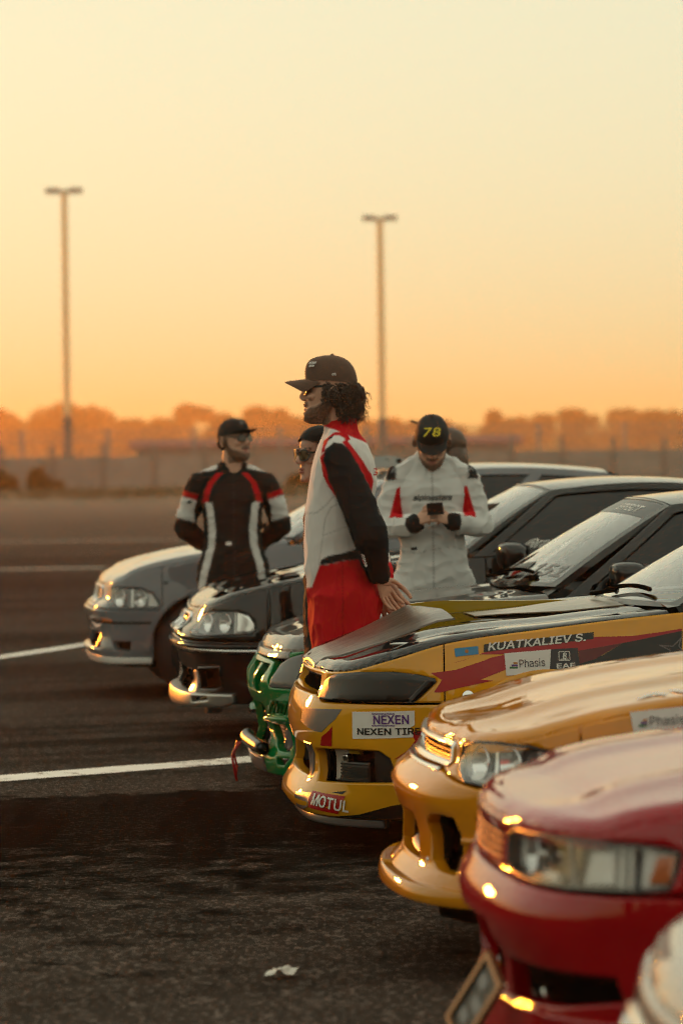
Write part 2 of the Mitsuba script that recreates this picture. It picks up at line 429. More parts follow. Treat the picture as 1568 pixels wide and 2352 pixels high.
for i, (dx, top, wpx) in enumerate(TREES):
    Y = 1000 + 70 * math.sin(i * 2.4); s = 7800 / Y
    tree(dx / s, Y, CAM_Z + (1055 - dx * 0.014 - top) / s, wpx / s, 40 + i + (60 if 6 <= i <= 10 else 0), f'hazy {TONE[i % 4]} tree on the horizon, {ORD[i]} from the left of its row', 'trees on the horizon')
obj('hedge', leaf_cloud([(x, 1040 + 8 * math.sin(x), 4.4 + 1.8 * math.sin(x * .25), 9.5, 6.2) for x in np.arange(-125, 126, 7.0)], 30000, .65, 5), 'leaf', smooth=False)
tag('hedge', 'far strip of scrub along the horizon', 'hedge', kind='stuff')
def shrub(x, y, h, wd, seed, label):
    k = thing('shrub', label, 'shrub')
    obj('stem', cat([tube([(x, y, 0.1), (x + .25 * math.cos(a) * wd, y + .2 * math.sin(a), h * .7)], [.03, .012], 5) for a in np.arange(0, 6, 1.2)]), 'bark', k)
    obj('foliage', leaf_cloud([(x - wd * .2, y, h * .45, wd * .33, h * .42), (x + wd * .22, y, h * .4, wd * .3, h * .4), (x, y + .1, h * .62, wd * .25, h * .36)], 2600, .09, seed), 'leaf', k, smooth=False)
shrub(-14.9, 148.0, 1.25, 1.7, 1, 'dark shrub against the wall at the left edge')
shrub(-12.9, 148.2, 1.45, 1.6, 2, 'dark shrub against the wall right of the first shrub')
shrub(-1.7, 148.2, 0.95, 1.3, 3, 'small shrub against the wall behind the man in black')
# behind the photographer the paddock is closed by a dense wood; its dark shape shows in the paintwork
bl, tk = [], []
gb = np.random.default_rng(77)
for i in range(16):
    x, y, h, wd = -66 + 8.8 * i + 2 * math.sin(i * 5), -42 + 4 * math.sin(i * 2.1), 11.0 + 2.5 * math.sin(i * 1.7), 11.5
    tk.append(tube([(x, y, 0), (x + .2, y, h * .6)], [.35, .15], 7))
    bl += [(x + gb.uniform(-.35, .35) * wd, y + gb.uniform(-.3, .3) * wd, h * gb.uniform(.1, .85), wd * .22, wd * .19) for _ in range(9)]
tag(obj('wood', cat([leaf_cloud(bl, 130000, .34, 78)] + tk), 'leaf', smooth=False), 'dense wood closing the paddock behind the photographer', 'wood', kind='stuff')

# a scrap of crumpled paper on the asphalt
def scrap():
    g = np.random.default_rng(8); u, v = np.meshgrid(np.linspace(-1, 1, 9), np.linspace(-1, 1, 7)); x, y = u.ravel() * .036, v.ravel() * .03
    z = .006 + .016 * meshkit.noise(np.stack([x * 60, y * 60, x * 0], -1), 3) + .018 * np.exp(-((x - .004) / .010) ** 2); F = []
    for i in range(6):
        for j in range(8):
            a = i * 9 + j; F += [(a, a + 1, a + 10), (a, a + 10, a + 9)]
    m = trimesh.Trimesh(np.c_[x + y * .4, y, z], F, process=False); m.apply_translation([-.182, 9.35, .004]); return m
principled('paper', (0.62, 0.58, 0.52), 0.8)
tag(obj('paper_scrap', scrap(), 'paper', smooth=False), 'crumpled scrap of white paper on the asphalt near the camera', 'litter')
# ------------------------------------------------------------------ car materials
def dirt(p, k=1.0):
    return dr.clip(0.88 + 0.24 * fbm(p.x * 6, p.y * 6, p.z * 6, 3) - 0.1 * k * (1 - smoothstep(0.1, 0.5, p.z)), 0, 1.2)
def dusty(*c):
    c = mi.Color3f(*[float(x) for x in c])
    return mikit.proc(lambda p, n, uv: c * dirt(p))
paint('paint_grey', dusty(0.30, 0.30, 0.32), 0.42)
paint('paint_black', dusty(0.012, 0.012, 0.013), 0.30)
paint('paint_charcoal', dusty(0.026, 0.026, 0.028), 0.35)
paint('paint_green', dusty(0.004, 0.30, 0.075), 0.35)
paint('paint_silver', dusty(0.26, 0.25, 0.24), 0.35)
paint('paint_yellow', dusty(0.78, 0.46, 0.022), 0.35)
paint('paint_orange', dusty(0.74, 0.37, 0.014), 0.35)
paint('paint_red', dusty(0.48, 0.004, 0.012), 0.35)
paint('paint_white', dusty(0.45, 0.44, 0.42), 0.35)
paint('paint_scoop', (0.52, 0.36, 0.03), 0.4)
paint('carbon', mikit.proc(lambda p, n, uv: mi.Color3f(0.022, 0.020, 0.020) * (0.5 + 1.0 * noise(p.x * 60, p.y * 60, p.z * 60))), 0.35, 0.85)
paint('film_red', (0.52, 0.010, 0.014), 0.4, 0.5)
paint('film_dark_red', (0.20, 0.012, 0.012), 0.4, 0.5)
paint('film_black', (0.012, 0.014, 0.013), 0.4, 0.5)
paint('film_grey', (0.21, 0.19, 0.19), 0.4, 0.5)
paint('film_white', (0.80, 0.78, 0.75), 0.5, 0.4)
paint('film_blue', (0.06, 0.36, 0.58), 0.5, 0.3)
paint('film_purple', (0.16, 0.05, 0.30), 0.5, 0.3)
paint('film_orange', (0.6, 0.28, 0.06), 0.5, 0.3)
paint('film_green', (0.05, 0.22, 0.09), 0.5, 0.3)
paint('film_slate', (0.045, 0.045, 0.055), 0.5, 0.3)
paint('matt_black', (0.014, 0.014, 0.015), 0.42, 0.35, gloss=0.8)
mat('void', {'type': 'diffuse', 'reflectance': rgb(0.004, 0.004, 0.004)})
principled('rubber', (0.014, 0.013, 0.013), 0.7, specular=0.2)
principled('alloy', (0.10, 0.10, 0.10), 0.35, metallic=0.8)
principled('chrome', (0.75, 0.74, 0.72), 0.10, metallic=1.0)
principled('satin_metal', (0.45, 0.44, 0.42), 0.30, metallic=0.9)
principled('core_metal', (0.42, 0.40, 0.37), 0.45, metallic=0.6)
principled('sunlit_metal', (0.30, 0.17, 0.09), 0.35, metallic=0.6)  # orange of the low sun put into the metal colour
principled('reflector', (0.70, 0.69, 0.68), 0.16, metallic=1.0)
principled('lamp_white', (0.60, 0.59, 0.57), 0.30)
principled('lamp_grey', (0.16, 0.16, 0.165), 0.35)
principled('amber', (0.42, 0.10, 0.02), 0.25, clearcoat=1.0)
mat('lens', {'type': 'thindielectric', 'int_ior': 1.5})
mat('glass', {'type': 'thindielectric', 'int_ior': 1.52})
mat('tint_glass', {'type': 'roughplastic', 'int_ior': 1.5, 'alpha': 0.03, 'diffuse_reflectance': rgb(0.003, 0.003, 0.004)})
principled('interior', (0.012, 0.012, 0.012), 0.8, specular=0.2)
principled('red_seat', (0.30, 0.010, 0.012), 0.8)

# ------------------------------------------------------------------ a car
class Car:
    """Body surface S(a, z): a runs along the outline from the middle of the nose round the left corner (a > 0) and down the left flank."""
    def __init__(s, key, label, nose, theta, plan, front, side, edge, corner=(0.35, 0.9), L=4.45):
        s.key = thing(key, label, 'car', 'drift cars parked side by side')
        s.N, s.c, s.s = np.array(nose, float), math.cos(math.radians(theta)), math.sin(math.radians(theta))
        P = np.array(plan, float)
        W = P[-1][0]
        tail = [(W, 1.8), (W, 2.8), (W * .985, 3.5), (W * .95, L - .35), (W * .82, L - .12), (W * .5, L - .02), (0, L)]
        P = np.vstack([[(-P[1][0], P[1][1])], P, tail, [(-tail[-2][0], tail[-2][1])]])
        t = np.r_[0, np.cumsum(np.linalg.norm(np.diff(P, axis=0), axis=1) ** 0.5)]
        c = CubicSpline(t, P)(np.linspace(t[1], t[-2], 6000))
        a = np.r_[0, np.cumsum(np.linalg.norm(np.diff(c, axis=0), axis=1))]
        s.A = a[-1]; s.ai = np.linspace(0, s.A, 6000)
        s.pv, s.pu = np.interp(s.ai, a, c[:, 0]), np.interp(s.ai, a, c[:, 1])
        tv, tu = np.gradient(s.pv, s.ai), np.gradient(s.pu, s.ai)
        ln = np.hypot(tv, tu); s.nv, s.nu = tu / ln, -tv / ln
        zz = np.linspace(0, 1.3, 1301); ker = np.hanning(25); ker /= ker.sum()
        def crisp(pts):  # straight runs with softly rounded creases
            y = np.interp(zz, *np.array(pts).T); y = np.convolve(np.pad(y, 12, mode='edge'), ker, 'valid'); return lambda z: np.interp(z, zz, y)
        s.f, s.g = crisp(front), crisp(side)
        s.fz, s.gz = (front[0][0], front[-1][0]), (side[0][0], side[-1][0])
        s.E = PchipInterpolator(*np.array(edge).T); s.Eu = (edge[0][0], edge[-1][0])
        s.cor = corner; s.W = W; s.Lg = L
        s.wheel_src = {}
    def zE(s, u): return s.E(np.clip(u, *s.Eu))
    def w(s, a):
        t = np.clip((np.abs(a) - s.cor[0]) / (s.cor[1] - s.cor[0]), 0, 1); return t * t * (3 - 2 * t)
    def local(s, a, z, o=0.0):
        aa = np.abs(a); sg_ = np.where(np.asarray(a) < 0, -1.0, 1.0)
        w = s.w(a); d = s.f(np.clip(z, *s.fz)) * (1 - w) + s.g(np.clip(z, *s.gz)) * w - o
        pv, pu, nv, nu = (np.interp(aa, s.ai, q) for q in (s.pv, s.pu, s.nv, s.nu))
        return np.stack([pu - nu * d, sg_ * (pv - nv * d), np.broadcast_to(z, np.shape(aa)) + 0.0], -1)
    def world(s, q):
        u, v, z = q[..., 0], q[..., 1], q[..., 2]
        return np.stack([s.N[0] + u * s.c + v * s.s, s.N[1] + u * s.s - v * s.c, z], -1)
    def M(s):
        M = np.eye(4); M[:3, 0] = s.c, s.s, 0; M[:3, 1] = s.s, -s.c, 0; M[:3, 3] = s.N[0], s.N[1], 0; return M
    def S(s, a, z, o=0.0): return s.world(s.local(a, z, o))
    def zh(s, a):
        z = s.zE(np.interp(np.abs(a), s.ai, s.pu))
        for _ in range(4):
            z = s.zE(s.local(a, z)[..., 0])
        return z
    def au(s, u):  # arc length of a place on the flank
        i = np.argmax(s.pu > u); return s.ai[i]
    def put(s, name, mesh, bsdf, smooth=35, parent=None):
        """A mesh in car coordinates (u back, v left, z up)."""
        m = mesh.copy(); m.vertices = s.world(np.asarray(m.vertices)); m.invert()
        return obj(name, m, bsdf, parent or s.key, smooth=smooth)
    def panel(s, name, poly, bsdf, o=0.0, t=0.02, res=(0.05, 0.04), bevel=0.004, parent=None, smooth=40):
        return obj(name, patch(s.S, poly, o, t, res, bevel), bsdf, parent or s.key, smooth=smooth)
    def decal(s, name, poly, bsdf, o=0.0022, label=None, parent=None):
        k = obj(name, patch(s.S, poly, o, 0.0, (0.05, 0.04), 0), bsdf, parent or s.key, smooth=True)
        if label: tag(k, label)
        return k
    def text(s, name, txt, h, a, z, bsdf, slope=0.0, shear=0.0, bold=False, o=0.0035, stretch=1.0, parent=None):
        return obj(name, on(s.S, letters(txt, h, a, z, slope, shear, bold, 0.001, stretch), o), bsdf, parent or s.key, smooth=False)
    def under_edge(s, a0, a1, z0, gap=0.006, n=60):
        """Outline region from z0 up to the bonnet edge between a0 and a1."""
        a = np.linspace(a0, a1, n); zz = s.zh(a) - gap
        return sg.Polygon([(a0, z0)] + list(zip(a, zz)) + [(a1, z0)]).buffer(0)
    def inner(s, z0=0.16, u1=None):
        a = np.linspace(-s.A + .02, s.A - .02, 400); top = s.zh(a) - 0.05
        wells = shapely.union_all([sg.Point(sgn * s.au(u), .30).buffer(.37) for u in s.axles for sgn in (-1, 1)])
        p = sg.Polygon([(a[0], z0)] + list(zip(a, top)) + [(a[-1], z0)]).buffer(0).difference(wells)
        obj('inner_structure', patch(s.S, p, -0.12, 0, (.1, .1), 0), 'void', s.key, smooth=False)
        q = s.local(a, np.full(len(a), z0), -0.12)
        fl = sg.Polygon(q[:, :2]).buffer(0); v, f = tri2d(fl)
        s.put('floor_pan', trimesh.Trimesh(np.c_[v, np.full(len(v), z0)], f, process=False), 'void', False)
        # engine bay cover just under the bonnet so nothing shines through the shut lines
        q = s.local(a, top, -0.12); fl = sg.Polygon(q[:, :2]).buffer(0).intersection(sg.box(-1, -2, s.Lg - .3, 2))
        v, f = tri2d(fl); s.put('inner_deck', trimesh.Trimesh(np.c_[v, s.zE(v[:, 0]) - .07], f, process=False), 'void', False)
    def flank(s, bsdf, a0, z0=0.2, name='front_fender', a1=None, cut=(), door=True):
        s.ad0 = s.au(s.ucowl + 0.12); a_end = s.au(3.05)
        wells = shapely.union_all([sg.Point(s.au(u), .30).buffer(.355) for u in s.axles])
        f = s.under_edge(a0, s.ad0, z0).difference(wells)
        for c in cut: f = f.difference(c)
        s.panel(name, f, bsdf)
        k = s.panel('door', s.under_edge(s.ad0 + .008, a_end, 0.24), bsdf)
        s.panel('sill', rrect(s.au(s.axles[0] + .37), 0.14, s.au(s.axles[1] - .37), 0.236), bsdf, o=.012)
        s.panel('rear_quarter', s.under_edge(a_end + .008, s.A - .02, z0 + .06).difference(wells), bsdf)
        far = sg.Polygon([(-x, y) for x, y in s.under_edge(a0, s.A - .02, z0).exterior.coords]).difference(shapely.union_all([sg.Point(-s.au(u), .30).buffer(.355) for u in s.axles]))
        s.panel('far_side', far, bsdf, res=(.08, .08))
        for sg_ in (1, -1):
            for u in s.axles:
                arc = np.linspace(0, np.pi, 30)
                k = s.panel('arch_lip', sg.LineString([(sg_ * s.au(u) + .36 * math.cos(t), .30 + .36 * math.sin(t)) for t in arc]).buffer(.016), bsdf, o=.008, res=(.1, .1), bevel=.003)
        s.door_a = (s.ad0 + .008, a_end)
    def wheels(s, r=0.31, rim='alloy', v=0.0, steer=0):
        for sgn in (1, -1):
            for u in s.axles:
                ty = lathe([(r * .66, -.10), (r * .8, -.112), (r * .96, -.105), (r, -.085), (r, .085), (r * .96, .105), (r * .8, .112), (r * .66, .10), (r * .66, -.10)], 40)
                M = np.eye(4); M[:3, :3] = np.array([[1, 0, 0], [0, 0, 1], [0, 1, 0]]); M[:3, 3] = u, sgn * (s.W - .135 + v), r
                if steer and u == s.axles[0]: M[:3, :3] = rot(steer, [0, 0, 1])[:3, :3] @ M[:3, :3]
                k = s.put('wheel', xf(ty, M), 'rubber', 40)
                parts = [lathe([(r * .66, -.09), (r * .60, -.085), (r * .58, .06), (r * .62, .09), (r * .66, .09)], 36), ellipsoid((.05, .05, .05))]
                for i in range(5):
                    a = i * 2 * np.pi / 5
                    parts.append(hull([(x, y, z) for q, wd in ((.03, .035), (r * .62, .022)) for z in (.03 * sgn, .055 * sgn) for x, y in ((q * math.cos(a) - wd * math.sin(a), q * math.sin(a) + wd * math.cos(a)), (q * math.cos(a) + wd * math.sin(a), q * math.sin(a) - wd * math.cos(a)))]))
                s.put('rim', xf(cat(parts), M), rim, 35, parent=k)
    def bonnet(s, bsdf, crown=(0.012, 0.035), relief=None, cut=None, name='bonnet', u_end=None, gap=0.006, res=0.024, fade=None):
        ue = u_end or s.ucowl
        amax = s.au(ue); a = np.linspace(-amax, amax, 500); z = s.zh(a); q = s.local(a, z)
        m = q[:, 0] <= ue + 1e-6
        B = q[m]; s.bd = cKDTree(B)
        rear = [(ue + s.cowl_bow * (1 - (v / B[0, 1]) ** 2) * -1, v) for v in np.linspace(B[-1, 1], B[0, 1], 20)[1:-1]]
        poly = sg.Polygon(list(B[:, :2]) + rear).buffer(0)
        if gap: poly = poly.buffer(-gap)
        line = sg.LineString(B[:, :2])
        def H(u, v, o):
            d = shapely.distance(line, shapely.points(np.stack([u, v], -1)))
            k = 1 if fade is None else 1 - (1 - fade[2]) * np.clip((u - fade[0]) / (fade[1] - fade[0]), 0, 1)
            z = s.zE(u) + k * crown[0] * (1 - (1 - np.minimum(d / .05, 1)) ** 2) + k * crown[1] * (1 - (1 - np.minimum(d / .75, 1)) ** 2) - (0.012 * (1 - np.minimum(d / .012, 1)))
            if relief is not None: z = z + relief(u, v) * np.minimum(d / .08, 1)
            return s.world(np.stack([u, v, z + o], -1))
        s.H = H; s.hpoly = poly
        p = poly if cut is None else poly.difference(cut)
        k = obj(name, patch(H, p, 0, .03, (res, res), 0, flip=True), bsdf, s.key, smooth=50)
        return k
    def greenhouse(s, roof_bsdf, pillar_bsdf, base=(0.95, 0.70), wroof=0.53, zr=1.32, uroof=None, rake=0.62, roof_len=1.15, rear=0.75, band=True, glass='glass', side_glass='glass', bpillar=True):
        """Windscreen, roof, pillars and side glass. base = (height, half width) of the screen's foot."""
        zc, wc = base; uc = s.ucowl; ur = uc + rake
        def cowl(v): return uc - .02 - s.cowl_bow * 0 + .16 * (v / wc) ** 2 - 0.10
        def head(v): return ur + .05 * (v / wroof) ** 2 - .04
        def screen(a, b, o):  # a in -1..1 across, b 0..1 up
            v = a * (wc * (1 - b) + wroof * b)
            u = cowl(a * wc) * (1 - b) + head(a * wroof) * b
            z = zc * (1 - b) + (zr - .005) * b - .03 * np.abs(a) ** 3 * b + .022 * np.sin(np.pi * b) * (1 - a * a * .5) - 0.03 * (1 - b) * (a * a) * 0
            return s.world(np.stack([u - o * .55, v, z + o * .83], -1))
        s.screen = screen
        sk = obj('windscreen', patch(screen, rrect(-.93, .02, .93, .985, .03), 0, 0, (.1, .1), 0), glass, s.key, smooth=True)
        fr = sg.box(-1, -.02, 1, 1.0).difference(rrect(-.93, .02, .93, .985, .04))
        obj('pillar', patch(screen, fr, 0.004, .03, (.1, .1), 0.0), pillar_bsdf, s.key, smooth=40)
        def roof(u, a, o):
            t = np.clip((u - ur) / roof_len, 0, 1)
            wv = wroof * (1 + .10 * np.sin(np.pi * t))
            u2 = u + (.05 * a * a - .04) * (1 - t)
            z = zr + .055 * np.sin(np.pi * (t * .8 + .06)) - .034 - .03 * np.abs(a) ** 3 - 0.02 * t + .025
            return s.world(np.stack([u2, a * wv, z - .0 + o], -1))
        k = obj('roof', patch(roof, sg.box(ur, -1, ur + roof_len, 1), 0, .03, (.08, .12), 0, flip=True), roof_bsdf, s.key, smooth=50)
        # side: belt line (t = 0) to roof rail (t = 1)
        u_end = ur + roof_len + rear
        belt_u = lambda q: uc + .06 + q * (u_end - uc - .06)
        def rail(q):
            u = ur + .01 + q * (roof_len + rear - .01)
            t = np.clip((u - ur) / roof_len, 0, 1)
            z = np.where(u < ur + roof_len, zr + .055 * np.sin(np.pi * (t * .8 + .06)) - .034 - .03 - .02 * t + .025, 0)
            zend = zr + .055 * math.sin(np.pi * .86) - .034 - .03 - .02 + .025
            q2 = np.clip((u - ur - roof_len) / rear, 0, 1)
            z = np.where(u < ur + roof_len, z, zend + (s.zE(u_end) + .02 - zend) * q2 ** 1.15)
            return u, wroof * (1 + .10 * np.sin(np.pi * t)), z
        def side(q, t, o):
            ub = belt_u(q); zb = s.zE(ub) - .002; wb = s.W - .085
            u, w, z = rail(q)
            tt = t; bow = .030 * np.sin(np.pi * tt)
            return s.world(np.stack([ub * (1 - tt) + u * tt, wb * (1 - tt) + w * tt + bow + o, zb * (1 - tt) + z * tt + o * .35], -1))
        def side_r(q, t, o):
            W_ = side(q, t, o); d = (W_[..., :2] - s.N)
            u = d[..., 0] * s.c + d[..., 1] * s.s; v = d[..., 0] * s.s - d[..., 1] * s.c
            return s.world(np.stack([u, -v, W_[..., 2]], -1))
        s.side = side
        q_b = (1.02 - .06) / (u_end - uc - .06) if bpillar else 2
        win = sg.Polygon([(.035, .05), (.035, .90), (.80, .90), (.80, .05)]).buffer(-.02).buffer(.02)
        bp = sg.box(.40, 0, .44, 1)
        frame = sg.box(0, 0, 1, 1).difference(win)
        for fn, fl in ((side, False), (side_r, True)):
            obj('window_frame', patch(fn, frame.union(bp) if bpillar else frame, 0, .03, (.06, .12), .003, flip=fl), pillar_bsdf, s.key, smooth=40)
            for w_ in (win.difference(bp).geoms if bpillar else [win]):
                obj('side_window', patch(fn, w_.buffer(.004), -.012, 0, (.08, .15), 0, flip=fl), side_glass, s.key, smooth=True)
        # cowl panel, rear screen, boot lid
        cv = np.linspace(-wc, wc, 21)
        F_, R_ = [], []
        lo = np.stack([np.full(21, uc - .01), cv * 1.04, s.zE(np.full(21, uc)) + .012 + .03 * (1 - (cv / wc) ** 2)], -1)
        hi = np.stack([cowl(cv) + .03, cv, np.full(21, zc) + .005], -1)
        V = s.world(np.vstack([lo, hi])); i = np.arange(20)
        obj('cowl_panel', trimesh.Trimesh(V, np.vstack([np.stack([i, i + 21, i + 1], 1), np.stack([i + 1, i + 21, i + 22], 1)]), process=False), 'matt_black', s.key, smooth=True)
        ue0 = ur + roof_len
        def back(a, b, o):
            u = ue0 + rear * b; zend = zr - .005
            return s.world(np.stack([u + 0 * a, a * (wroof * (1 - b) + (s.W - .1) * b), zend + (s.zE(u_end) + .03 - zend) * b - .02 * np.abs(a) ** 3 * (1 - b) + o], -1))
        obj('rear_screen', patch(back, sg.box(-.97, .03, .97, .97), 0, 0, (.2, .2), 0, flip=True), 'tint_glass', s.key, smooth=True)
        a = np.linspace(0, s.A - .001, 400); q = s.local(a, s.zh(a)); q = q[q[:, 0] > u_end - .05]
        pol = sg.Polygon(list(q[:, :2]) + list((q * [1, -1, 1])[::-1, :2])).buffer(0)
        obj('boot_lid', patch(lambda u, v, o: s.world(np.stack([u, v, s.zE(u) + .02 * (1 - (v / s.W) ** 2) + o], -1)), pol, 0, .03, (.1, .1), 0, flip=True), roof_bsdf, s.key, smooth=50)
        # cabin: dashboard, seats, so the glass has something behind it
        s.put('dashboard', box(.35, 1.15, .22, (uc + .32, 0, zc - .14), .04), 'interior')
        for sgn in (1, -1):
            s.put('seat', hull([(uc + u, sgn * .33 + v, z) for u, z in ((.95, .4), (1.15, .4), (1.15, zr - .28), (1.3, zr - .22)) for v in (-.2, .2)]), 'interior')
        s.ur, s.uc, s.zc, s.wc = ur, uc, zc, wc
    def mirror(s, bsdf, at, size=(.13, .21, .14)):
        u, v, z = at
        sh = trimesh.creation.icosphere(3, 1.0); w = sh.vertices
        w = np.sign(w) * np.abs(w) ** .62
        w = w * np.array(size) / 2; w[:, 0] -= .02 * (w[:, 2] / size[2]); sh.vertices = w
        k = s.put('wing_mirror', move(sh, u, v + size[1] / 2, z), bsdf, 50)
        s.put('mirror_foot', hull([(u - .04, v - .06, z - .10), (u + .10, v - .06, z - .10), (u - .03, v + .06, z - .05), (u + .05, v + .06, z - .05), (u + .03, v - .06, z - .03)]), 'matt_black', 30, parent=k)
        s.put('mirror_glass', move(box(.004, size[1] * .86, size[2] * .8, (0, 0, 0), .001), u + size[0] * .47, v + size[1] / 2, z), 'chrome', False, parent=k)
    def wipers(s, p0=(-.30, .10), p1=(.45, .42)):
        for a0, a1 in ((-.05, .62), (-.75, -.12)):
            P = [s.screen(np.array(a0 + (a1 - a0) * t), np.array(.045 + .05 * math.sin(t * 2.4)), np.array(.022)) for t in np.linspace(0, 1, 8)]
            k = obj('wiper', tube(P, .009, 6), 'void', s.key, smooth=True)
            Q = [s.screen(np.array(a0 + (a1 - a0) * t), np.array(-.03 + .09 * t), np.array(.04)) for t in np.linspace(0, .55, 5)]
            obj('arm', tube(Q, .008, 6), 'void', k, smooth=True)
# ------------------------------------------------------------------ the cars: bodies
SIDE = [(.10, .03), (.2, .012), (.3, 0), (.55, .0), (.66, .012), (.76, .03), (.88, .05), (1.0, .09)]
CARS = {}
def new_car(n, *a, axles=(.86, 3.5), ucowl=1.3, bow=.12, **k):
    c = Car(*a, **k); c.axles = axles; c.ucowl = ucowl; c.cowl_bow = bow; CARS[n] = c; return c

c1 = new_car('c1', 'drift_car', 'grey coupe with rectangular headlights, farthest car of the row', (-1.60, 21.0), 7.5,
             [(0, 0), (.3, .01), (.55, .05), (.70, .12), (.79, .24), (.825, .42), (.835, .7), (.84, 1.1)],
             [(.24, .035), (.30, .0), (.38, .045), (.46, .03), (.53, .0), (.565, .025), (.60, .085), (.70, .10), (.85, .14)], SIDE,
             [(.05, .69), (.19, .715), (.25, .75), (.41, .80), (.71, .853), (1.3, .93), (2.5, .96), (4.2, .97), (4.45, .95)], ucowl=1.2, axles=(.69, 3.4))
c2 = new_car('c2', 'drift_car', 'glossy black coupe with oval headlights and a silver splitter', (-.90, 17.85), 7.0,
             [(0, 0), (.3, .012), (.52, .05), (.68, .14), (.78, .27), (.825, .45), (.84, .75), (.845, 1.1)],
             [(.17, .03), (.22, .02), (.30, .06), (.42, .04), (.50, .0), (.56, .01), (.59, .06), (.66, .09), (.72, .11), (.85, .2)], SIDE,
             [(.05, .66), (.17, .705), (.25, .74), (.43, .785), (.68, .83), (1.4, .92), (2.5, .95), (4.2, .97), (4.45, .95)], ucowl=1.42)
c3 = new_car('c3', 'drift_car', 'charcoal car with a bright green front bumper and silver bonnet', (-.435, 15.25), 6.0,
             [(0, 0), (.3, .015), (.52, .06), (.67, .15), (.77, .28), (.82, .46), (.83, .75), (.835, 1.1)],
             [(.06, .035), (.12, .02), (.2, .06), (.33, .035), (.42, .005), (.47, .0), (.50, .02), (.55, .05), (.60, .075), (.75, .14)], SIDE,
             [(.05, .595), (.15, .605), (.31, .645), (.65, .755), (1.3, .82), (2.5, .87), (4.2, .92), (4.45, .9)], ucowl=1.26)
c4 = new_car('c4', 'drift_car', 'yellow car with red flame graphics, a scooped dark bonnet and sponsor stickers', (-.205, 12.78), 5.0,
             [(0, 0), (.3, .012), (.52, .05), (.67, .13), (.77, .25), (.825, .42), (.84, .7), (.845, 1.1)],
             [(.145, .0), (.17, -.028), (.20, -.026), (.285, .03), (.36, .03), (.40, .01), (.46, .0), (.53, .008), (.575, .03), (.60, .055), (.66, .062), (.75, .13)], SIDE,
             [(.05, .665), (.15, .675), (.29, .715), (.52, .78), (.83, .82), (1.4, .875), (2.5, .92), (4.2, .95), (4.45, .93)], ucowl=1.32)
c5 = new_car('c5', 'drift_car', 'orange yellow car with cream reflections on its bonnet and clear headlights', (.135, 9.72), 3.5,
             [(0, 0), (.3, .02), (.52, .07), (.67, .16), (.77, .29), (.82, .47), (.84, .75), (.845, 1.1)],
             [(.22, -.015), (.26, -.012), (.30, .03), (.40, .035), (.46, .015), (.505, .0), (.535, .012), (.56, .045), (.585, .078), (.60, .098), (.66, .105), (.72, .115), (.85, .2)], SIDE,
             [(.05, .66), (.3, .684), (.38, .706), (.51, .738), (.76, .778), (1.4, .84), (2.5, .89), (4.2, .93), (4.45, .9)], ucowl=1.35)
c6 = new_car('c6', 'drift_car', 'deep red car with long rectangular headlights and a slatted grille', (.245, 7.28), 3.0,
             [(0, 0), (.3, .02), (.52, .07), (.67, .16), (.77, .29), (.82, .47), (.84, .75), (.845, 1.1)],
             [(.20, .05), (.28, .06), (.40, .045), (.46, .012), (.505, .0), (.535, .008), (.565, .030), (.585, .042), (.62, .046), (.70, .052), (.85, .2)], SIDE,
             [(.05, .69), (.21, .695), (.275, .718), (.34, .732), (.42, .744), (1.4, .84), (2.5, .90), (4.2, .95), (4.45, .93)], ucowl=1.4)
c7 = new_car('c7', 'drift_car', 'pale grey car at the bottom right corner, nearest the camera', (.41, 5.2), 3.0,
             [(0, 0), (.3, .02), (.52, .07), (.67, .16), (.77, .29), (.82, .47), (.84, .75), (.845, 1.1)],
             [(.20, .03), (.30, .05), (.40, .02), (.45, .0), (.48, .02), (.51, .04), (.58, .06), (.75, .2)], SIDE,
             [(.05, .585), (.3, .63), (.5, .675), (.8, .74), (1.4, .88), (2.5, .91), (4.2, .93), (4.45, .9)], ucowl=1.4)
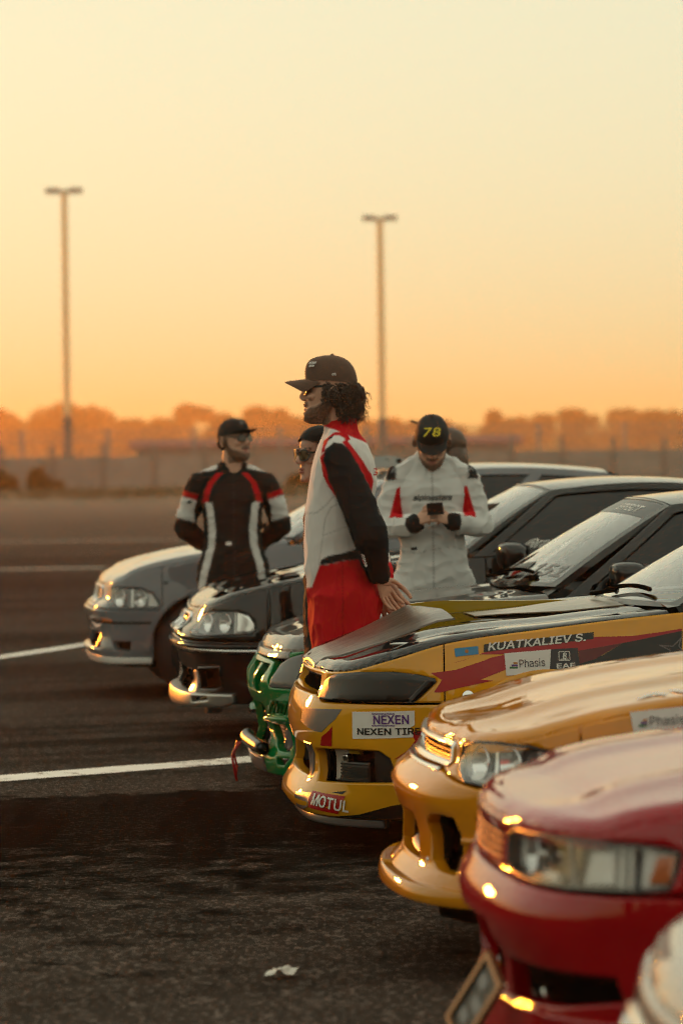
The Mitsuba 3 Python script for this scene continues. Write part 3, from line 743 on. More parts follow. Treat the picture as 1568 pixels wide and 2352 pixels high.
# outlines of lamps, openings and stickers on each body: (arc from the middle of the nose, height) in metres
PZ = {
 'c1': {
  'headlight': [(0.663, 0.673), (0.724, 0.687), (0.921, 0.671), (1.000, 0.650), (1.030, 0.594), (1.039, 0.557), (0.891, 0.555), (0.704, 0.567)],
  'kidney': [(-0.552, 0.646), (0.263, 0.689), (0.575, 0.569), (0.218, 0.566)],
  'fog': [(0.716, 0.361), (0.867, 0.360), (0.860, 0.296), (0.753, 0.305)],
  'centre': [(-0.178, 0.391), (0.302, 0.408), (0.605, 0.310), (0.304, 0.316)],
  'amber': [(0.602, 0.499), (0.732, 0.487), (0.716, 0.466), (0.599, 0.473)],
  'btop': [(0.624, 0.541), (1.069, 0.542)],
 },
 'c2': {
  'kidney': [(-0.187, 0.624), (0.214, 0.645), (0.412, 0.614), (0.565, 0.549), (0.456, 0.539), (0.250, 0.568)],
  'headlight': [(0.563, 0.581), (0.569, 0.648), (0.684, 0.664), (0.872, 0.668), (0.937, 0.655), (0.970, 0.605), (0.972, 0.570), (0.946, 0.554), (0.818, 0.547), (0.609, 0.534)],
  'btop': [(0.470, 0.507), (0.980, 0.513)],
  'strip': [(0.591, 0.483), (0.988, 0.492)],
  'fog': [(0.577, 0.369), (0.765, 0.381), (0.779, 0.295), (0.742, 0.277), (0.598, 0.270)],
  'centre': [(-0.203, 0.338), (0.162, 0.360), (0.400, 0.233), (0.160, 0.214)],
  'split': [(-0.039, 0.164), (0.547, 0.242), (0.765, 0.253), (0.834, 0.245), (0.837, 0.219), (0.804, 0.192), (0.619, 0.174), (-0.198, 0.106)],
  'hole': [(0.580, 0.231), (0.703, 0.241), (0.712, 0.222), (0.551, 0.197)],
 },
 'c3': {
  'headlight': [(0.528, 0.443), (0.542, 0.492), (0.572, 0.542), (0.642, 0.570), (0.717, 0.588), (0.808, 0.606), (0.871, 0.611), (0.903, 0.575), (0.902, 0.466), (0.871, 0.446), (0.746, 0.447)],
  'upper': [(0.117, 0.454), (0.072, 0.543), (0.382, 0.534), (0.215, 0.403), (0.034, 0.412)],
  'btop': [(0.215, 0.403), (0.532, 0.440), (0.746, 0.445)],
  'lower': [(-0.102, 0.358), (-0.118, 0.334), (-0.041, 0.173), (0.161, 0.144), (-0.276, 0.142)],
  'slot1': [(0.524, 0.383), (0.542, 0.382), (0.428, 0.321), (0.383, 0.318)],
  'slot2': [(0.561, 0.385), (0.579, 0.384), (0.496, 0.324), (0.460, 0.321)],
  'slot3': [(0.584, 0.374), (0.599, 0.373), (0.551, 0.330), (0.523, 0.328)],
  'slot4': [(0.614, 0.373), (0.626, 0.373), (0.588, 0.331), (0.565, 0.330)],
  'slot5': [(0.652, 0.383), (0.663, 0.382), (0.618, 0.325), (0.598, 0.324)],
  'slot6': [(0.676, 0.382), (0.686, 0.382), (0.656, 0.325), (0.636, 0.324)],
  'fog': [(0.422, 0.276), (0.598, 0.280), (0.637, 0.252), (0.640, 0.200), (0.615, 0.166), (0.539, 0.165), (0.475, 0.190)],
  'disc': [(0.623, 0.269), (0.642, 0.223), (0.609, 0.174), (0.567, 0.218)],
  'vent': [(0.522, 0.135), (0.635, 0.138), (0.595, 0.106), (0.532, 0.104)],
  'fin': [(0.210, 0.283), (0.384, 0.310), (0.652, 0.323), (0.661, 0.294), (0.522, 0.290)],
 },
 'c4': {
  'grille': [(-0.130, 0.610), (0.022, 0.644), (0.456, 0.642), (0.451, 0.620), (0.537, 0.567), (0.430, 0.582), (0.197, 0.574)],
  'headlight': [(0.542, 0.562), (0.509, 0.593), (0.548, 0.636), (0.654, 0.660), (0.774, 0.670), (0.916, 0.673), (1.010, 0.663), (1.070, 0.648), (1.072, 0.637), (1.010, 0.579), (0.992, 0.564), (0.893, 0.566), (0.661, 0.563)],
  'btop': [(0.236, 0.567), (0.457, 0.575), (0.540, 0.555), (0.664, 0.557), (0.980, 0.559), (1.130, 0.554)],
  'opening': [(0.487, 0.382), (0.566, 0.390), (0.736, 0.395), (0.872, 0.394), (0.903, 0.367), (0.923, 0.319), (0.917, 0.277), (0.511, 0.261)],
  'centre': [(-0.127, 0.384), (0.130, 0.366), (0.406, 0.261), (0.352, 0.254), (0.016, 0.280)],
  'nexen': [(0.757, 0.530), (0.995, 0.537), (0.995, 0.486), (0.976, 0.475), (0.990, 0.458), (0.989, 0.443), (0.757, 0.433)],
  'nexen_logo': [(0.838, 0.524), (0.923, 0.525), (0.922, 0.485), (0.837, 0.484)],
  'nexen_text': [(0.779, 0.449), (0.975, 0.453), (0.779, 0.472)],
  'motul': [(0.512, 0.233), (0.716, 0.226), (0.675, 0.159), (0.507, 0.171)],
  'red_a': [(0.581, 0.431), (0.632, 0.454), (0.657, 0.474), (0.645, 0.400), (0.564, 0.398)],
  'red_b': [(0.919, 0.364), (0.968, 0.395), (0.996, 0.431), (0.978, 0.461), (1.087, 0.472), (1.086, 0.403), (1.014, 0.389)],
  'grey_a': [(0.350, 0.522), (0.706, 0.537), (0.671, 0.499), (0.585, 0.448), (0.528, 0.448), (0.343, 0.472)],
  'grey_b': [(0.309, 0.216), (0.533, 0.227), (0.498, 0.169), (0.367, 0.118), (0.019, 0.095)],
  'black_low': [(0.647, 0.121), (0.771, 0.162), (0.903, 0.197), (1.035, 0.222), (1.033, 0.124), (0.898, 0.123)],
  'black_tip': [(0.644, 0.235), (0.719, 0.245), (0.700, 0.232)],
  'flame1': [(1.054, 0.669), (1.143, 0.679), (1.227, 0.704), (1.272, 0.720), (1.322, 0.730), (1.399, 0.739), (1.431, 0.687), (1.320, 0.676), (1.231, 0.643), (1.277, 0.639), (1.169, 0.618), (1.086, 0.600), (1.064, 0.601), (1.093, 0.644)],
  'flame2': [(1.105, 0.696), (1.172, 0.713), (1.250, 0.739), (1.367, 0.754), (1.561, 0.780), (1.645, 0.786), (1.779, 0.787), (1.896, 0.801), (1.958, 0.810), (1.958, 0.802), (1.868, 0.785), (1.778, 0.768), (1.699, 0.756), (1.588, 0.739), (1.421, 0.731), (1.322, 0.731), (1.228, 0.732), (1.172, 0.712)],
  'flame3': [(1.582, 0.739), (1.650, 0.758), (1.700, 0.761), (1.744, 0.763), (1.642, 0.708), (1.586, 0.692)],
  'black': [(1.337, 0.617), (1.397, 0.658), (1.474, 0.666), (1.586, 0.694), (1.670, 0.721), (1.739, 0.760), (1.778, 0.776), (1.896, 0.790), (1.958, 0.802), (1.949, 0.590), (1.472, 0.577)],
  'arrow': [(1.746, 0.681), (1.806, 0.716), (1.774, 0.685)],
  'phasis': [(1.318, 0.734), (1.485, 0.745), (1.477, 0.666), (1.323, 0.655)],
  'eae': [(1.485, 0.745), (1.580, 0.749), (1.587, 0.671), (1.477, 0.666)],
  'flag': [(1.140, 0.754), (1.225, 0.761), (1.226, 0.733), (1.143, 0.725)],
  'name': [(1.247, 0.767), (1.640, 0.803), (1.639, 0.779), (1.245, 0.740)],
  'name_text': [(1.249, 0.745), (1.631, 0.779), (1.250, 0.766)],
  'phasis_text': [(1.369, 0.686), (1.460, 0.691), (1.370, 0.707)],
  'eae_text': [(1.499, 0.679), (1.568, 0.682), (1.500, 0.694)],
  'logo': [(1.510, 0.735), (1.552, 0.737), (1.552, 0.706), (1.510, 0.702)],
  'bars': [(1.336, 0.683), (1.364, 0.686), (1.365, 0.705), (1.336, 0.704)],
  'star': [(1.869, 0.754), (1.922, 0.750), (1.957, 0.782), (1.947, 0.748), (1.959, 0.732), (1.921, 0.722), (1.900, 0.695), (1.910, 0.733)],
 },
 'c5': {
  'headlight': [(0.568, 0.618), (0.575, 0.647), (0.669, 0.666), (0.775, 0.670), (0.879, 0.663), (0.947, 0.648), (0.962, 0.628), (0.950, 0.607), (0.859, 0.574), (0.763, 0.546), (0.652, 0.562)],
  'grille': [(0.233, 0.652), (0.517, 0.643), (0.602, 0.583), (0.467, 0.592), (0.297, 0.611)],
  'btop': [(0.389, 0.576), (0.645, 0.557), (0.763, 0.543), (0.990, 0.536)],
  'centre': [(-0.105, 0.423), (0.259, 0.440), (0.344, 0.299), (0.170, 0.296), (0.014, 0.336)],
  'open': [(0.425, 0.432), (0.534, 0.458), (0.618, 0.457), (0.651, 0.401), (0.642, 0.303), (0.606, 0.293), (0.505, 0.306), (0.428, 0.352)],
  'open2': [(0.708, 0.461), (0.823, 0.466), (0.816, 0.412), (0.742, 0.402), (0.723, 0.396)],
  'slit': [(0.385, 0.201), (0.544, 0.227), (0.649, 0.223), (0.607, 0.201)],
  'phasis': [(1.154, 0.752), (1.292, 0.766), (1.290, 0.708), (1.164, 0.695)],
  'phasis_text': [(1.202, 0.715), (1.288, 0.721), (1.203, 0.741)],
  'bars': [(1.175, 0.715), (1.200, 0.717), (1.199, 0.733), (1.179, 0.731)],
  'avto': [(0.971, 0.749), (1.228, 0.788), (0.764, 0.751)],
 },
 'c6': {
  'headlight': [(0.312, 0.660), (0.355, 0.669), (0.677, 0.684), (0.901, 0.681), (0.938, 0.670), (0.930, 0.629), (0.913, 0.588), (0.853, 0.583), (0.678, 0.575), (0.536, 0.577), (0.418, 0.577)],
  'grille': [(-0.011, 0.643), (0.329, 0.659), (0.427, 0.575), (0.331, 0.574), (0.136, 0.578), (-0.043, 0.592)],
  'btop': [(0.446, 0.572), (0.649, 0.574), (0.938, 0.583)],
  'marker': [(0.888, 0.653), (0.926, 0.657), (0.913, 0.602), (0.870, 0.602)],
  'split1': [(0.652, 0.677), (0.666, 0.677), (0.687, 0.576), (0.673, 0.576)],
  'box': [(0.713, 0.653), (0.777, 0.658), (0.779, 0.592), (0.691, 0.585)],
  'white': [(0.857, 0.674), (0.931, 0.670), (0.913, 0.589), (0.850, 0.585)],
  'intake': [(-0.081, 0.444), (0.294, 0.475), (0.266, 0.420), (0.276, 0.341), (0.101, 0.336), (-0.122, 0.347)],
  'mouth': [(0.325, 0.407), (0.568, 0.410), (0.780, 0.418), (0.782, 0.370), (0.629, 0.346), (0.430, 0.332), (0.317, 0.329)],
  'lip': [(0.232, 0.295), (0.367, 0.318), (0.628, 0.340), (0.778, 0.364), (0.917, 0.369)],
 },
}
# ------------------------------------------------------------------ the cars: fronts, lamps, stickers
def mir(p): return [(-a, z) for a, z in p]
def both(*ps): return [sg.Polygon(q).buffer(0) for p in ps for q in (p, mir(p))]

def front(c, mats, amax, ztop, zbot=None, holes=(), cuts=(), step=(0.035, 0.03)):
    """Bumper below ztop (a list of (a, z)) with its openings, nose panel above it with room for the lamps."""
    zt = np.array(ztop, float); a = np.linspace(-amax, amax, 160); top = np.interp(np.abs(a), zt[:, 0], zt[:, 1])
    zb = c.fz[0] if zbot is None else zbot
    b = sg.Polygon([(-amax, zb)] + list(zip(a, top)) + [(amax, zb)]).buffer(0)
    for h in holes: b = b.difference(h)
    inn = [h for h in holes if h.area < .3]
    if inn: obj('opening_shade', patch(c.S, shapely.union_all([h.buffer(.035) for h in inn]), -.085, 0, (.06, .05), 0), 'void', c.key, smooth=False)  # near-black sheet added behind the openings, standing in for their shade
    kb = c.panel('front_bumper', b, mats[0], t=.035, res=step)
    e = c.zh(a) - .006
    nz = sg.Polygon(list(zip(a, np.minimum(top + .008, e - .004))) + list(zip(a, e))[::-1]).buffer(0)
    for h in cuts: nz = nz.difference(h)
    c.panel('nose_panel', nz, mats[1], t=.03, res=step)
    return kb

def lamp(c, poly, bowls=(), pieces=(), rim='matt_black', depth=.05, lens='lens', back='lamp_grey'):
    """A headlight: housing, reflectors and clear cover; the far one is its mirror image."""
    for sgn in (1, -1):
        m = (lambda p: p) if sgn > 0 else mir
        P = sg.Polygon(m(poly)).buffer(0)
        P = P.buffer(-.006).buffer(.006)
        k = c.panel('headlight', P.difference(P.buffer(-.007)), rim, o=-.001, t=depth, bevel=.002)
        obj('housing', patch(c.S, P.buffer(-.002), -depth + .004, 0, (.04, .03), 0), back, k, smooth=True)
        for q, mt, o in pieces:
            obj('reflector', patch(c.S, sg.Polygon(m(q)).intersection(P.buffer(-.007)), o, .02, (.04, .03), .003), mt, k, smooth=40)
        for a, z, r in bowls:
            a *= sgn
            p = c.local(np.array(a), np.array(z), -.006)
            aa = abs(a); i = min(np.searchsorted(c.ai, aa), len(c.ai) - 1)
            n = np.array([c.nu[i] * .75 - .25, sgn * c.nv[i] * .5, 0.06]); n /= np.linalg.norm(n)
            bw = lathe([(r * .22, -.034), (r * .5, -.030), (r * .8, -.018), (r, 0), (r * 1.06, .001), (r * 1.06, -.004)], 28)
            M = trimesh.geometry.align_vectors([0, 0, 1], n); M[:3, 3] = p
            c.put('bowl', xf(bw, M), 'reflector', True, parent=k)
            c.put('bulb', xf(move(ellipsoid((r * .24, r * .24, r * .3)), 0, 0, -.028), M), 'lamp_white', True, parent=k)
        if lens:
            obj('lens', patch(c.S, P.buffer(-.005), -.001, 0, (.04, .03), 0), lens, k, smooth=True)

def band(a0, a1, z0, z1): return [(a0, z0), (a1, z0), (a1, z1), (a0, z1)]

# ---- grey car
c = c1; Z = PZ['c1']
c.inner(.2)
ctr = sg.Polygon([(-.50, .405), (.50, .405), (.58, .312), (-.58, .312)])
kid = [rrect(.035, .578, .30, .682, .02), rrect(-.30, .578, -.035, .682, .02)]
hl = [(.655, .578), (.665, .672), (.724, .686), (.921, .676), (1.0, .65), (1.036, .594), (1.04, .56), (.891, .557), (.704, .562)]
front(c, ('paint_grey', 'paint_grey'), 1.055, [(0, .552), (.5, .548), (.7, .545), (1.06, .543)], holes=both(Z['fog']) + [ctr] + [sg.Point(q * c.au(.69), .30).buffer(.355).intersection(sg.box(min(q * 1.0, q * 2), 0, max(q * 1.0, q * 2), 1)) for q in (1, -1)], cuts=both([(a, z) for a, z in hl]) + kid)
lamp(c, hl, bowls=[(.78, .615, .048), (.925, .612, .045)], pieces=[(band(.66, .86, .55, .70), 'lamp_grey', -.040), (band(.97, 1.04, .55, .66), 'lamp_white', -.02), (band(.868, .876, .55, .69), 'reflector', -.008)])
for q in kid:
    k = c.panel('kidney_grille', q.difference(q.buffer(-.012)), 'chrome', o=.012, t=.05)
    g0, z0, g1, z1 = q.bounds
    for a in np.arange(g0 + .03, g1 - .02, .026): obj('slat', patch(c.S, rrect(a - .005, z0 + .012, a + .005, z1 - .012, .002), -.008, .02, (.05, .05), 0), 'matt_black', k, smooth=False)
c.decal('rub_strip', band(-1.0, 1.0, .462, .478), 'matt_black', o=.004)
for q in both(Z['amber']): c.panel('indicator', q, 'amber', o=.004, t=.01, bevel=.002)
c.panel('front_lip', band(-.99, .99, .225, .262), 'film_white', o=.012, t=.03)
c.panel('tow_hook', rrect(.30, .30, .345, .40, .008), 'film_red', o=-.03, t=.02)
for q in both(Z['fog']): c.panel('brake_duct', q.buffer(.01).difference(q.buffer(-.012)), 'matt_black', o=-.025, t=.02)
c.flank('paint_grey', 1.06)
c.bonnet('paint_grey', crown=(.032, .018), relief=lambda u, v: .006 * np.exp(-((np.abs(v) - .30) / .10) ** 2) * np.clip(u / .3, 0, 1))
c.wheels(.31, steer=-26, v=.02)
c.greenhouse('paint_grey', 'paint_grey', base=(.97, .69), zr=1.36, rake=.70, roof_len=1.30, rear=.75, wroof=.54, side_glass='tint_glass')
c.mirror('matt_black', (1.50, .79, 1.0), (.12, .20, .14)); c.wipers()
k = c.put('roof_scoop', hull([(1.80 + u, v, z) for u, v, z in ((0, -.16, 1.375), (0, .16, 1.375), (.0, -.14, 1.445), (.0, .14, 1.445), (.34, -.13, 1.385), (.34, .13, 1.385), (.10, -.13, 1.452), (.10, .13, 1.452))]), 'paint_white', 30)
for v in (-.09, -.03, .03, .09): c.put('slot', box(.012, .042, .038, (1.797, v, 1.412), .003), 'void', False, parent=k)
for u in (1.88, 1.96): c.put('slot', box(.03, .006, .032, (u, .137, 1.412), .002), 'void', False, parent=k)
c.text('flank_lettering', 'enfkov', .05, c.au(1.33), .80, 'film_white', 1.5)
c.decal('window_sticker', None or [(c.au(2.2), .60), (c.au(2.5), .60), (c.au(2.5), .72), (c.au(2.2), .72)], 'film_slate')
c.decal('side_repeater', rrect(c.au(.43), .70, c.au(.455), .715, .004), 'matt_black', o=.004)

# ---- black car
c = c2; Z = PZ['c2']
c.inner(.2)
hl = [(.50, .568), (.515, .612), (.56, .648), (.684, .668), (.872, .671), (.937, .657), (.972, .607), (.974, .572), (.946, .554), (.818, .547), (.609, .538), (.53, .545)]
kid = [rrect(.03, .558, .27, .650, .03), rrect(-.27, .558, -.03, .650, .03)]
ctr = sg.Polygon([(-.40, .36), (.40, .36), (.36, .25), (-.36, .25)])
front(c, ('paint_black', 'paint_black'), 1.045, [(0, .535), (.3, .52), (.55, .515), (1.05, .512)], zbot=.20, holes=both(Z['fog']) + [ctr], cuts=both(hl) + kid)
lamp(c, hl, bowls=[(.66, .607, .046), (.80, .607, .046)], pieces=[(band(.49, .86, .53, .70), 'lamp_grey', -.042), (band(.865, .98, .53, .68), 'reflector', -.022), (band(.855, .862, .53, .69), 'lamp_white', -.012)])
for q in kid:
    k = c.panel('kidney_grille', q.difference(q.buffer(-.014)), 'chrome', o=.014, t=.05)
    g0, z0, g1, z1 = q.bounds
    for a in np.arange(g0 + .03, g1 - .02, .026): obj('slat', patch(c.S, rrect(a - .005, z0 + .014, a + .005, z1 - .014, .002), -.006, .02, (.05, .05), 0), 'matt_black', k, smooth=False)
c.panel('bumper_trim', band(-1.04, 1.04, .462, .474), 'chrome', o=.006, t=.012, bevel=.002)
c.panel('bumper_trim', band(-1.04, 1.04, .486, .498), 'paint_black', o=.014, t=.02)
for q in both(Z['fog']): c.panel('duct_rim', q.buffer(.012).difference(q), 'paint_black', o=.008, t=.03)
spl = sg.Polygon([(-.86, .205)] + [(-.86, .252), (-.55, .252), (.55, .252), (.86, .252), (.86, .21), (.80, .185), (0, .165), (-.80, .185)]).buffer(0)
for q in both([(.56, .232), (.70, .238), (.71, .220), (.57, .202)]): spl = spl.difference(q)
k = c.panel('splitter', spl, 'satin_metal', o=.035, t=.05); tag(k, 'bright silver front splitter with side holes')
for q in both(band(.50, .555, .20, .36)): c.panel('splitter_stay', q, 'satin_metal', o=.01, t=.02)
c.flank('paint_black', 1.05)
c.bonnet('paint_black', crown=(.016, .008), relief=lambda u, v: .007 * np.exp(-((np.abs(v) - .34) / .09) ** 2) * np.clip(u / .4, 0, 1),
         cut=shapely.union_all([sg.Polygon([(.62, y), (.85, y + .05 * np.sign(y)), (.83, y + .12 * np.sign(y)), (.60, y + .07 * np.sign(y))]) for y in (.26, -.26)]))
c.wheels(.32)
c.greenhouse('paint_black', 'paint_black', base=(.95, .68), zr=1.285, rake=.50, roof_len=1.0, rear=1.0, wroof=.53, side_glass='tint_glass')
c.mirror('paint_black', (1.66, .80, .925), (.15, .24, .15)); c.wipers()
def side_text(c, txt, h, q, t, m, stretch=1.0, slope=0.0):
    sc = 1.0
    M = letters(txt, h, 0, 0, slope, 0.0, True, .001, stretch)
    v = M.vertices; Lq = 1 / 2.6; Lt = 1 / .36
    M.vertices = c.side(q + v[:, 0] * Lq, t + v[:, 1] * Lt, v[:, 2] - .006)
    return obj('window_lettering', M, m, c.key, smooth=False)
side_text(c, '@rapokrat_official', .050, .085, .10, 'film_white', 1.05)

# ---- green nosed car
c = c3; Z = PZ['c3']
c.inner(.12)
hl = [(.515, .445), (.53, .492), (.572, .545), (.642, .573), (.717, .590), (.808, .606), (.871, .612), (.93, .612), (.99, .58), (.985, .50), (.90, .455), (.746, .447)]
slots = [Z['slot%d' % i] for i in range(1, 7)]
upper = sg.Polygon([(-.36, .412), (.20, .412), (.36, .53), (-.30, .545)]).union(sg.Polygon([(-.36, .412), (.36, .412), (.42, .535), (-.42, .535)]))
lower = sg.Polygon([(-.30, .36), (.30, .36), (.34, .345), (.34, .16), (.28, .135), (-.28, .135), (-.34, .16), (-.34, .345)])
fog = [(.43, .276), (.598, .282), (.645, .252), (.655, .200), (.63, .166), (.539, .165), (.475, .190)]
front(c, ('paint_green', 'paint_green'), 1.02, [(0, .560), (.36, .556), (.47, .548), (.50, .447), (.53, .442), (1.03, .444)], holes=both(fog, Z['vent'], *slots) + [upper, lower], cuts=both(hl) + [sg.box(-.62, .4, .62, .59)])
for P in both(hl):
    k = c.panel('headlight_cover', P, 'paint_silver', o=.004, t=.03); tag(k, 'dusty silver cover over the headlight opening')
lobes = sg.Polygon([(.48, .57), (.56, .548), (.60, .60), (.48, .60)])
for sgn in (1, -1):
    k = obj('mesh_grille', cat([on(c.S, trimesh.creation.box((.26, .004, .003), transform=trimesh.transformations.translation_matrix([sgn * .54, .222 + d, 0]) @ rot(r, [0, 0, 1])), -.05) for r in (55, -55) for d in np.arange(-.12, .13, .016)]), 'lamp_grey', c.key, smooth=False)
    tag(k, 'diamond mesh in the side opening', kind='stuff')
    disc = [(sgn * a, z) for a, z in [(.602 + .036 * math.cos(t), .222 + .048 * math.sin(t)) for t in np.linspace(0, 2 * np.pi, 28)[:-1]]]
    c.panel('fog_lamp', disc, 'film_grey', o=-.012, t=.03)
    c.panel('bumper_fin', [(sgn * a, z) for a, z in [(.33, .288), (.40, .308), (.66, .318), (.67, .300), (.55, .294)]], 'paint_green', o=.028, t=.04)
    c.panel('grille_post', [(sgn * a, z) for a, z in [(.10, .41), (.17, .41), (.22, .555), (.15, .555)]], 'paint_green', o=-.01, t=.05)
kc = c.panel('intercooler', band(-.34, .34, .14, .36), 'void', o=-.09, t=.04)
for i in range(13): obj('fin', patch(c.S, band(-.33, .33, .146 + i * .0165, .154 + i * .0165), -.07, .02, (.1, .1), 0), 'core_metal', kc, smooth=False)
kp = c.put('charge_pipe', tube([c.local(np.array(a), np.array(.425), -.08) for a in np.linspace(-.4, .36, 10)], .032, 12), 'core_metal', True)
k = c.put('bumper_tube', tube([c.local(np.array(a), np.array(.168 + .012 * math.cos(a * 4)), .05 - .03 * abs(a)) for a in np.linspace(-.40, .40, 14)], .030, 12), 'matt_black', True)
k = c.panel('front_lip', band(-.36, .36, .062, .125), 'film_grey', o=.012, t=.05); tag(k, 'pale worn lip below the tube bumper')
k = c.put('tow_strap', cat([tube(q, .006, 6) for q in ([c.local(np.array(.10), np.array(z), .095 + .012 * math.sin(z * 22)) + [0, 0.010 * math.sin(z * 30), 0] for z in np.linspace(.175, -.005, 10)],
     [c.local(np.array(.05), np.array(z), .098 - .01 * math.sin(z * 18)) + [0, -0.012 * math.sin(z * 24), 0] for z in np.linspace(.175, .02, 9)])]), 'film_red', True); tag(k, 'red strap hanging from the tube bumper')
c.flank('paint_charcoal', 1.025)
c.bonnet('paint_silver', crown=(.052, .030), fade=(.25, .75, .35), relief=lambda u, v: .008 * np.exp(-((np.abs(v) - .38) / .10) ** 2) * np.clip(u / .35, 0, 1))
c.panel('bonnet_lip', sg.Polygon([(a, c.zh(np.array(a)) - .034 - .0 * a) for a in np.linspace(-.64, .64, 40)] + [(a, c.zh(np.array(a)) - .002) for a in np.linspace(.64, -.64, 40)]), 'paint_silver', o=.004, t=.03)
c.wheels(.30)
c.greenhouse('paint_charcoal', 'paint_charcoal', base=(.87, .70), zr=1.24, rake=.56, roof_len=1.0, rear=.95, wroof=.55, side_glass='tint_glass')
c.mirror('paint_charcoal', (1.58, .78, .905), (.16, .20, .14)); c.wipers()
M = letters('151', .075, 0, 0, 0, .2, True, .001, 1.6); M.vertices = c.screen(.42 + M.vertices[:, 0] / .66, .09 + M.vertices[:, 1] / .66, M.vertices[:, 2] * 0 + .002)
obj('screen_lettering', M, 'film_grey', c.key, smooth=False)
obj('sun_strip', patch(c.screen, sg.box(-.92, .80, .92, .975), .002, 0, (.1, .1), 0), 'film_slate', c.key, smooth=True)
M = letters('EFFECT', .050, 0, 0, 0, .2, True, .001, 1.3); M.vertices = c.screen(.10 + M.vertices[:, 0] / .58, .835 + M.vertices[:, 1] / .66, M.vertices[:, 2] * 0 + .004)
obj('screen_lettering', M, 'film_white', c.key, smooth=False)

# ---- yellow car with the flames
c = c4; Z = PZ['c4']
c.inner(.17)
hl = [(.535, .564), (.515, .593), (.548, .636), (.60, .652), (.654, .661), (.774, .671), (.916, .674), (1.010, .664), (1.070, .649), (1.073, .637), (1.010, .579), (.992, .566), (.893, .567), (.661, .564)]
op = [(.49, .378), (.566, .388), (.736, .393), (.86, .392), (.903, .367), (.923, .319), (.917, .279), (.511, .266)]
ctr = [(-.33, .385), (.33, .385), (.36, .275), (-.36, .275)]
gr = sg.Polygon([(-.45, .583), (.45, .583), (.445, .645), (-.445, .645)])
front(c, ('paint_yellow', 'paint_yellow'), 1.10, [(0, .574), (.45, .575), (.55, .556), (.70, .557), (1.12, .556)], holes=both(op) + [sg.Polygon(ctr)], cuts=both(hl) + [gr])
for P in both(hl):
    k = c.panel('headlight_cover', P, 'matt_black', o=.012, t=.03, bevel=.007); tag(k, 'matt black blanking cover over the headlight opening')
    obj('rib', patch(c.S, sg.LineString([(np.sign(P.centroid.x) * 1.045, .640), (np.sign(P.centroid.x) * .985, .578)]).buffer(.008), .016, .01, (.05, .05), .002), 'matt_black', k)
k = c.panel('grille', gr.buffer(.012), 'void', o=-.03, t=.02)
for sgn in (1, -1):
    m = (lambda p: [(sgn * a, z) for a, z in p])
    k = c.panel('bumper_strut', m([(.375, .265), (.43, .265), (.46, .40), (.335, .40)]), 'film_grey', o=.004, t=.07); tag(k, 'scratched grey strut beside the middle opening')
    c.panel('bracket', m([(.56, .272), (.60, .275), (.66, .345), (.68, .40), (.56, .40)]), 'core_metal', o=-.05, t=.02)
    ko = c.panel('oil_cooler', m(band(.63, .80, .27, .345)), 'matt_black', o=-.04, t=.05)
    for i in range(6): obj('fin', patch(c.S, m(band(.635, .795, .276 + i * .0115, .281 + i * .0115)), -.034, .01, (.1, .1), 0), 'rubber', ko, smooth=False)
    c.panel('hose_union', rrect(min(sgn * .655, sgn * .69), .345, max(sgn * .655, sgn * .69), .372, .01), 'chrome', o=-.03, t=.03)
    c.panel('duct_tab', m(band(.70, .76, .375, .40)), 'paint_scoop', o=-.03, t=.02)
    c.panel('liner', m(band(.80, .95, .255, .41)), 'matt_black', o=-.07, t=.01)
    c.panel('strut_gap_plate', m(band(.44, .52, .262, .40)), 'void', o=-.06, t=.01)
k = c.panel('lower_lip', band(-.86, .86, .112, .142), 'film_grey', o=-.02, t=.05); tag(k, 'pale worn lip below the splitter')
c.decal('sticker_grey', Z['grey_a'], 'film_grey', o=.0016); c.decal('sticker_red', Z['red_a'], 'film_red', o=.0022)
c.decal('sticker_grey', [(.33, .214), (.52, .225), (.495, .172), (.40, .15), (.33, .152)], 'film_grey', o=.0016)
c.decal('flame', Z['red_b'], 'film_red'); c.decal('sticker_black', [(a, max(z, .148)) for a, z in Z['black_low']], 'film_black', o=.0016); c.decal('sticker_black', Z['black_tip'], 'film_black')
k = c.decal('sponsor_sticker', Z['nexen'], 'film_white', o=.003, label='torn white sticker with purple and black lettering on the bumper')
c.text('lettering', 'NEXEN', .030, .842, .489, 'film_purple', 1.0, bold=True, stretch=.97, o=.005, parent=k)
for z in (.4805, .5225): obj('bar', patch(c.S, [(.838, z), (.924, z + .001), (.924, z + .005), (.838, z + .004)], .0048, 0, (.05, .05), 0), 'film_purple', k, smooth=False)
c.text('lettering', 'NEXEN TIRE', .0225, .777, .4495, 'film_black', 1.0, bold=True, stretch=1.30, o=.005, parent=k)
k = c.decal('oil_sticker', Z['motul'], 'film_red', o=.003, label='red sticker with white lettering on the splitter')
c.text('lettering', 'MOTUL', .040, .528, .186, 'film_white', -5, .12, True, o=.005, stretch=1.02, parent=k)
c.flank('paint_yellow', 1.105, z0=.2)
c.decal('flame', Z['flame1'], 'film_red', o=.002); c.decal('livery_black', Z['black'], 'film_black', o=.0014); c.decal('flame', Z['flame2'], 'film_red', o=.0026); c.decal('flame', Z['flame3'], 'film_dark_red', o=.0024)
c.decal('livery_black', band(1.96, c.au(3.2), .45, .80), 'film_black', o=.0014)
c.decal('arrow', Z['arrow'], 'film_grey', o=.003)
st = np.array(Z['star']); P = sg.Polygon(st).buffer(0); c.decal('star_outline', P.difference(P.buffer(-.004)), 'film_grey', o=.003)
k = c.decal('flag_sticker', Z['flag'], 'film_blue', o=.003, label='small sky blue flag sticker with a yellow sun')
obj('sun', patch(c.S, sg.Point(1.184, .744).buffer(.0065), .005, 0, (.05, .05), 0), 'film_orange', k, smooth=False)
k = c.decal('name_sticker', Z['name'], 'film_black', o=.004, label='black name strip with white italic capitals')
w_ = text_width('KUATKALIEV S.', .0262, True)
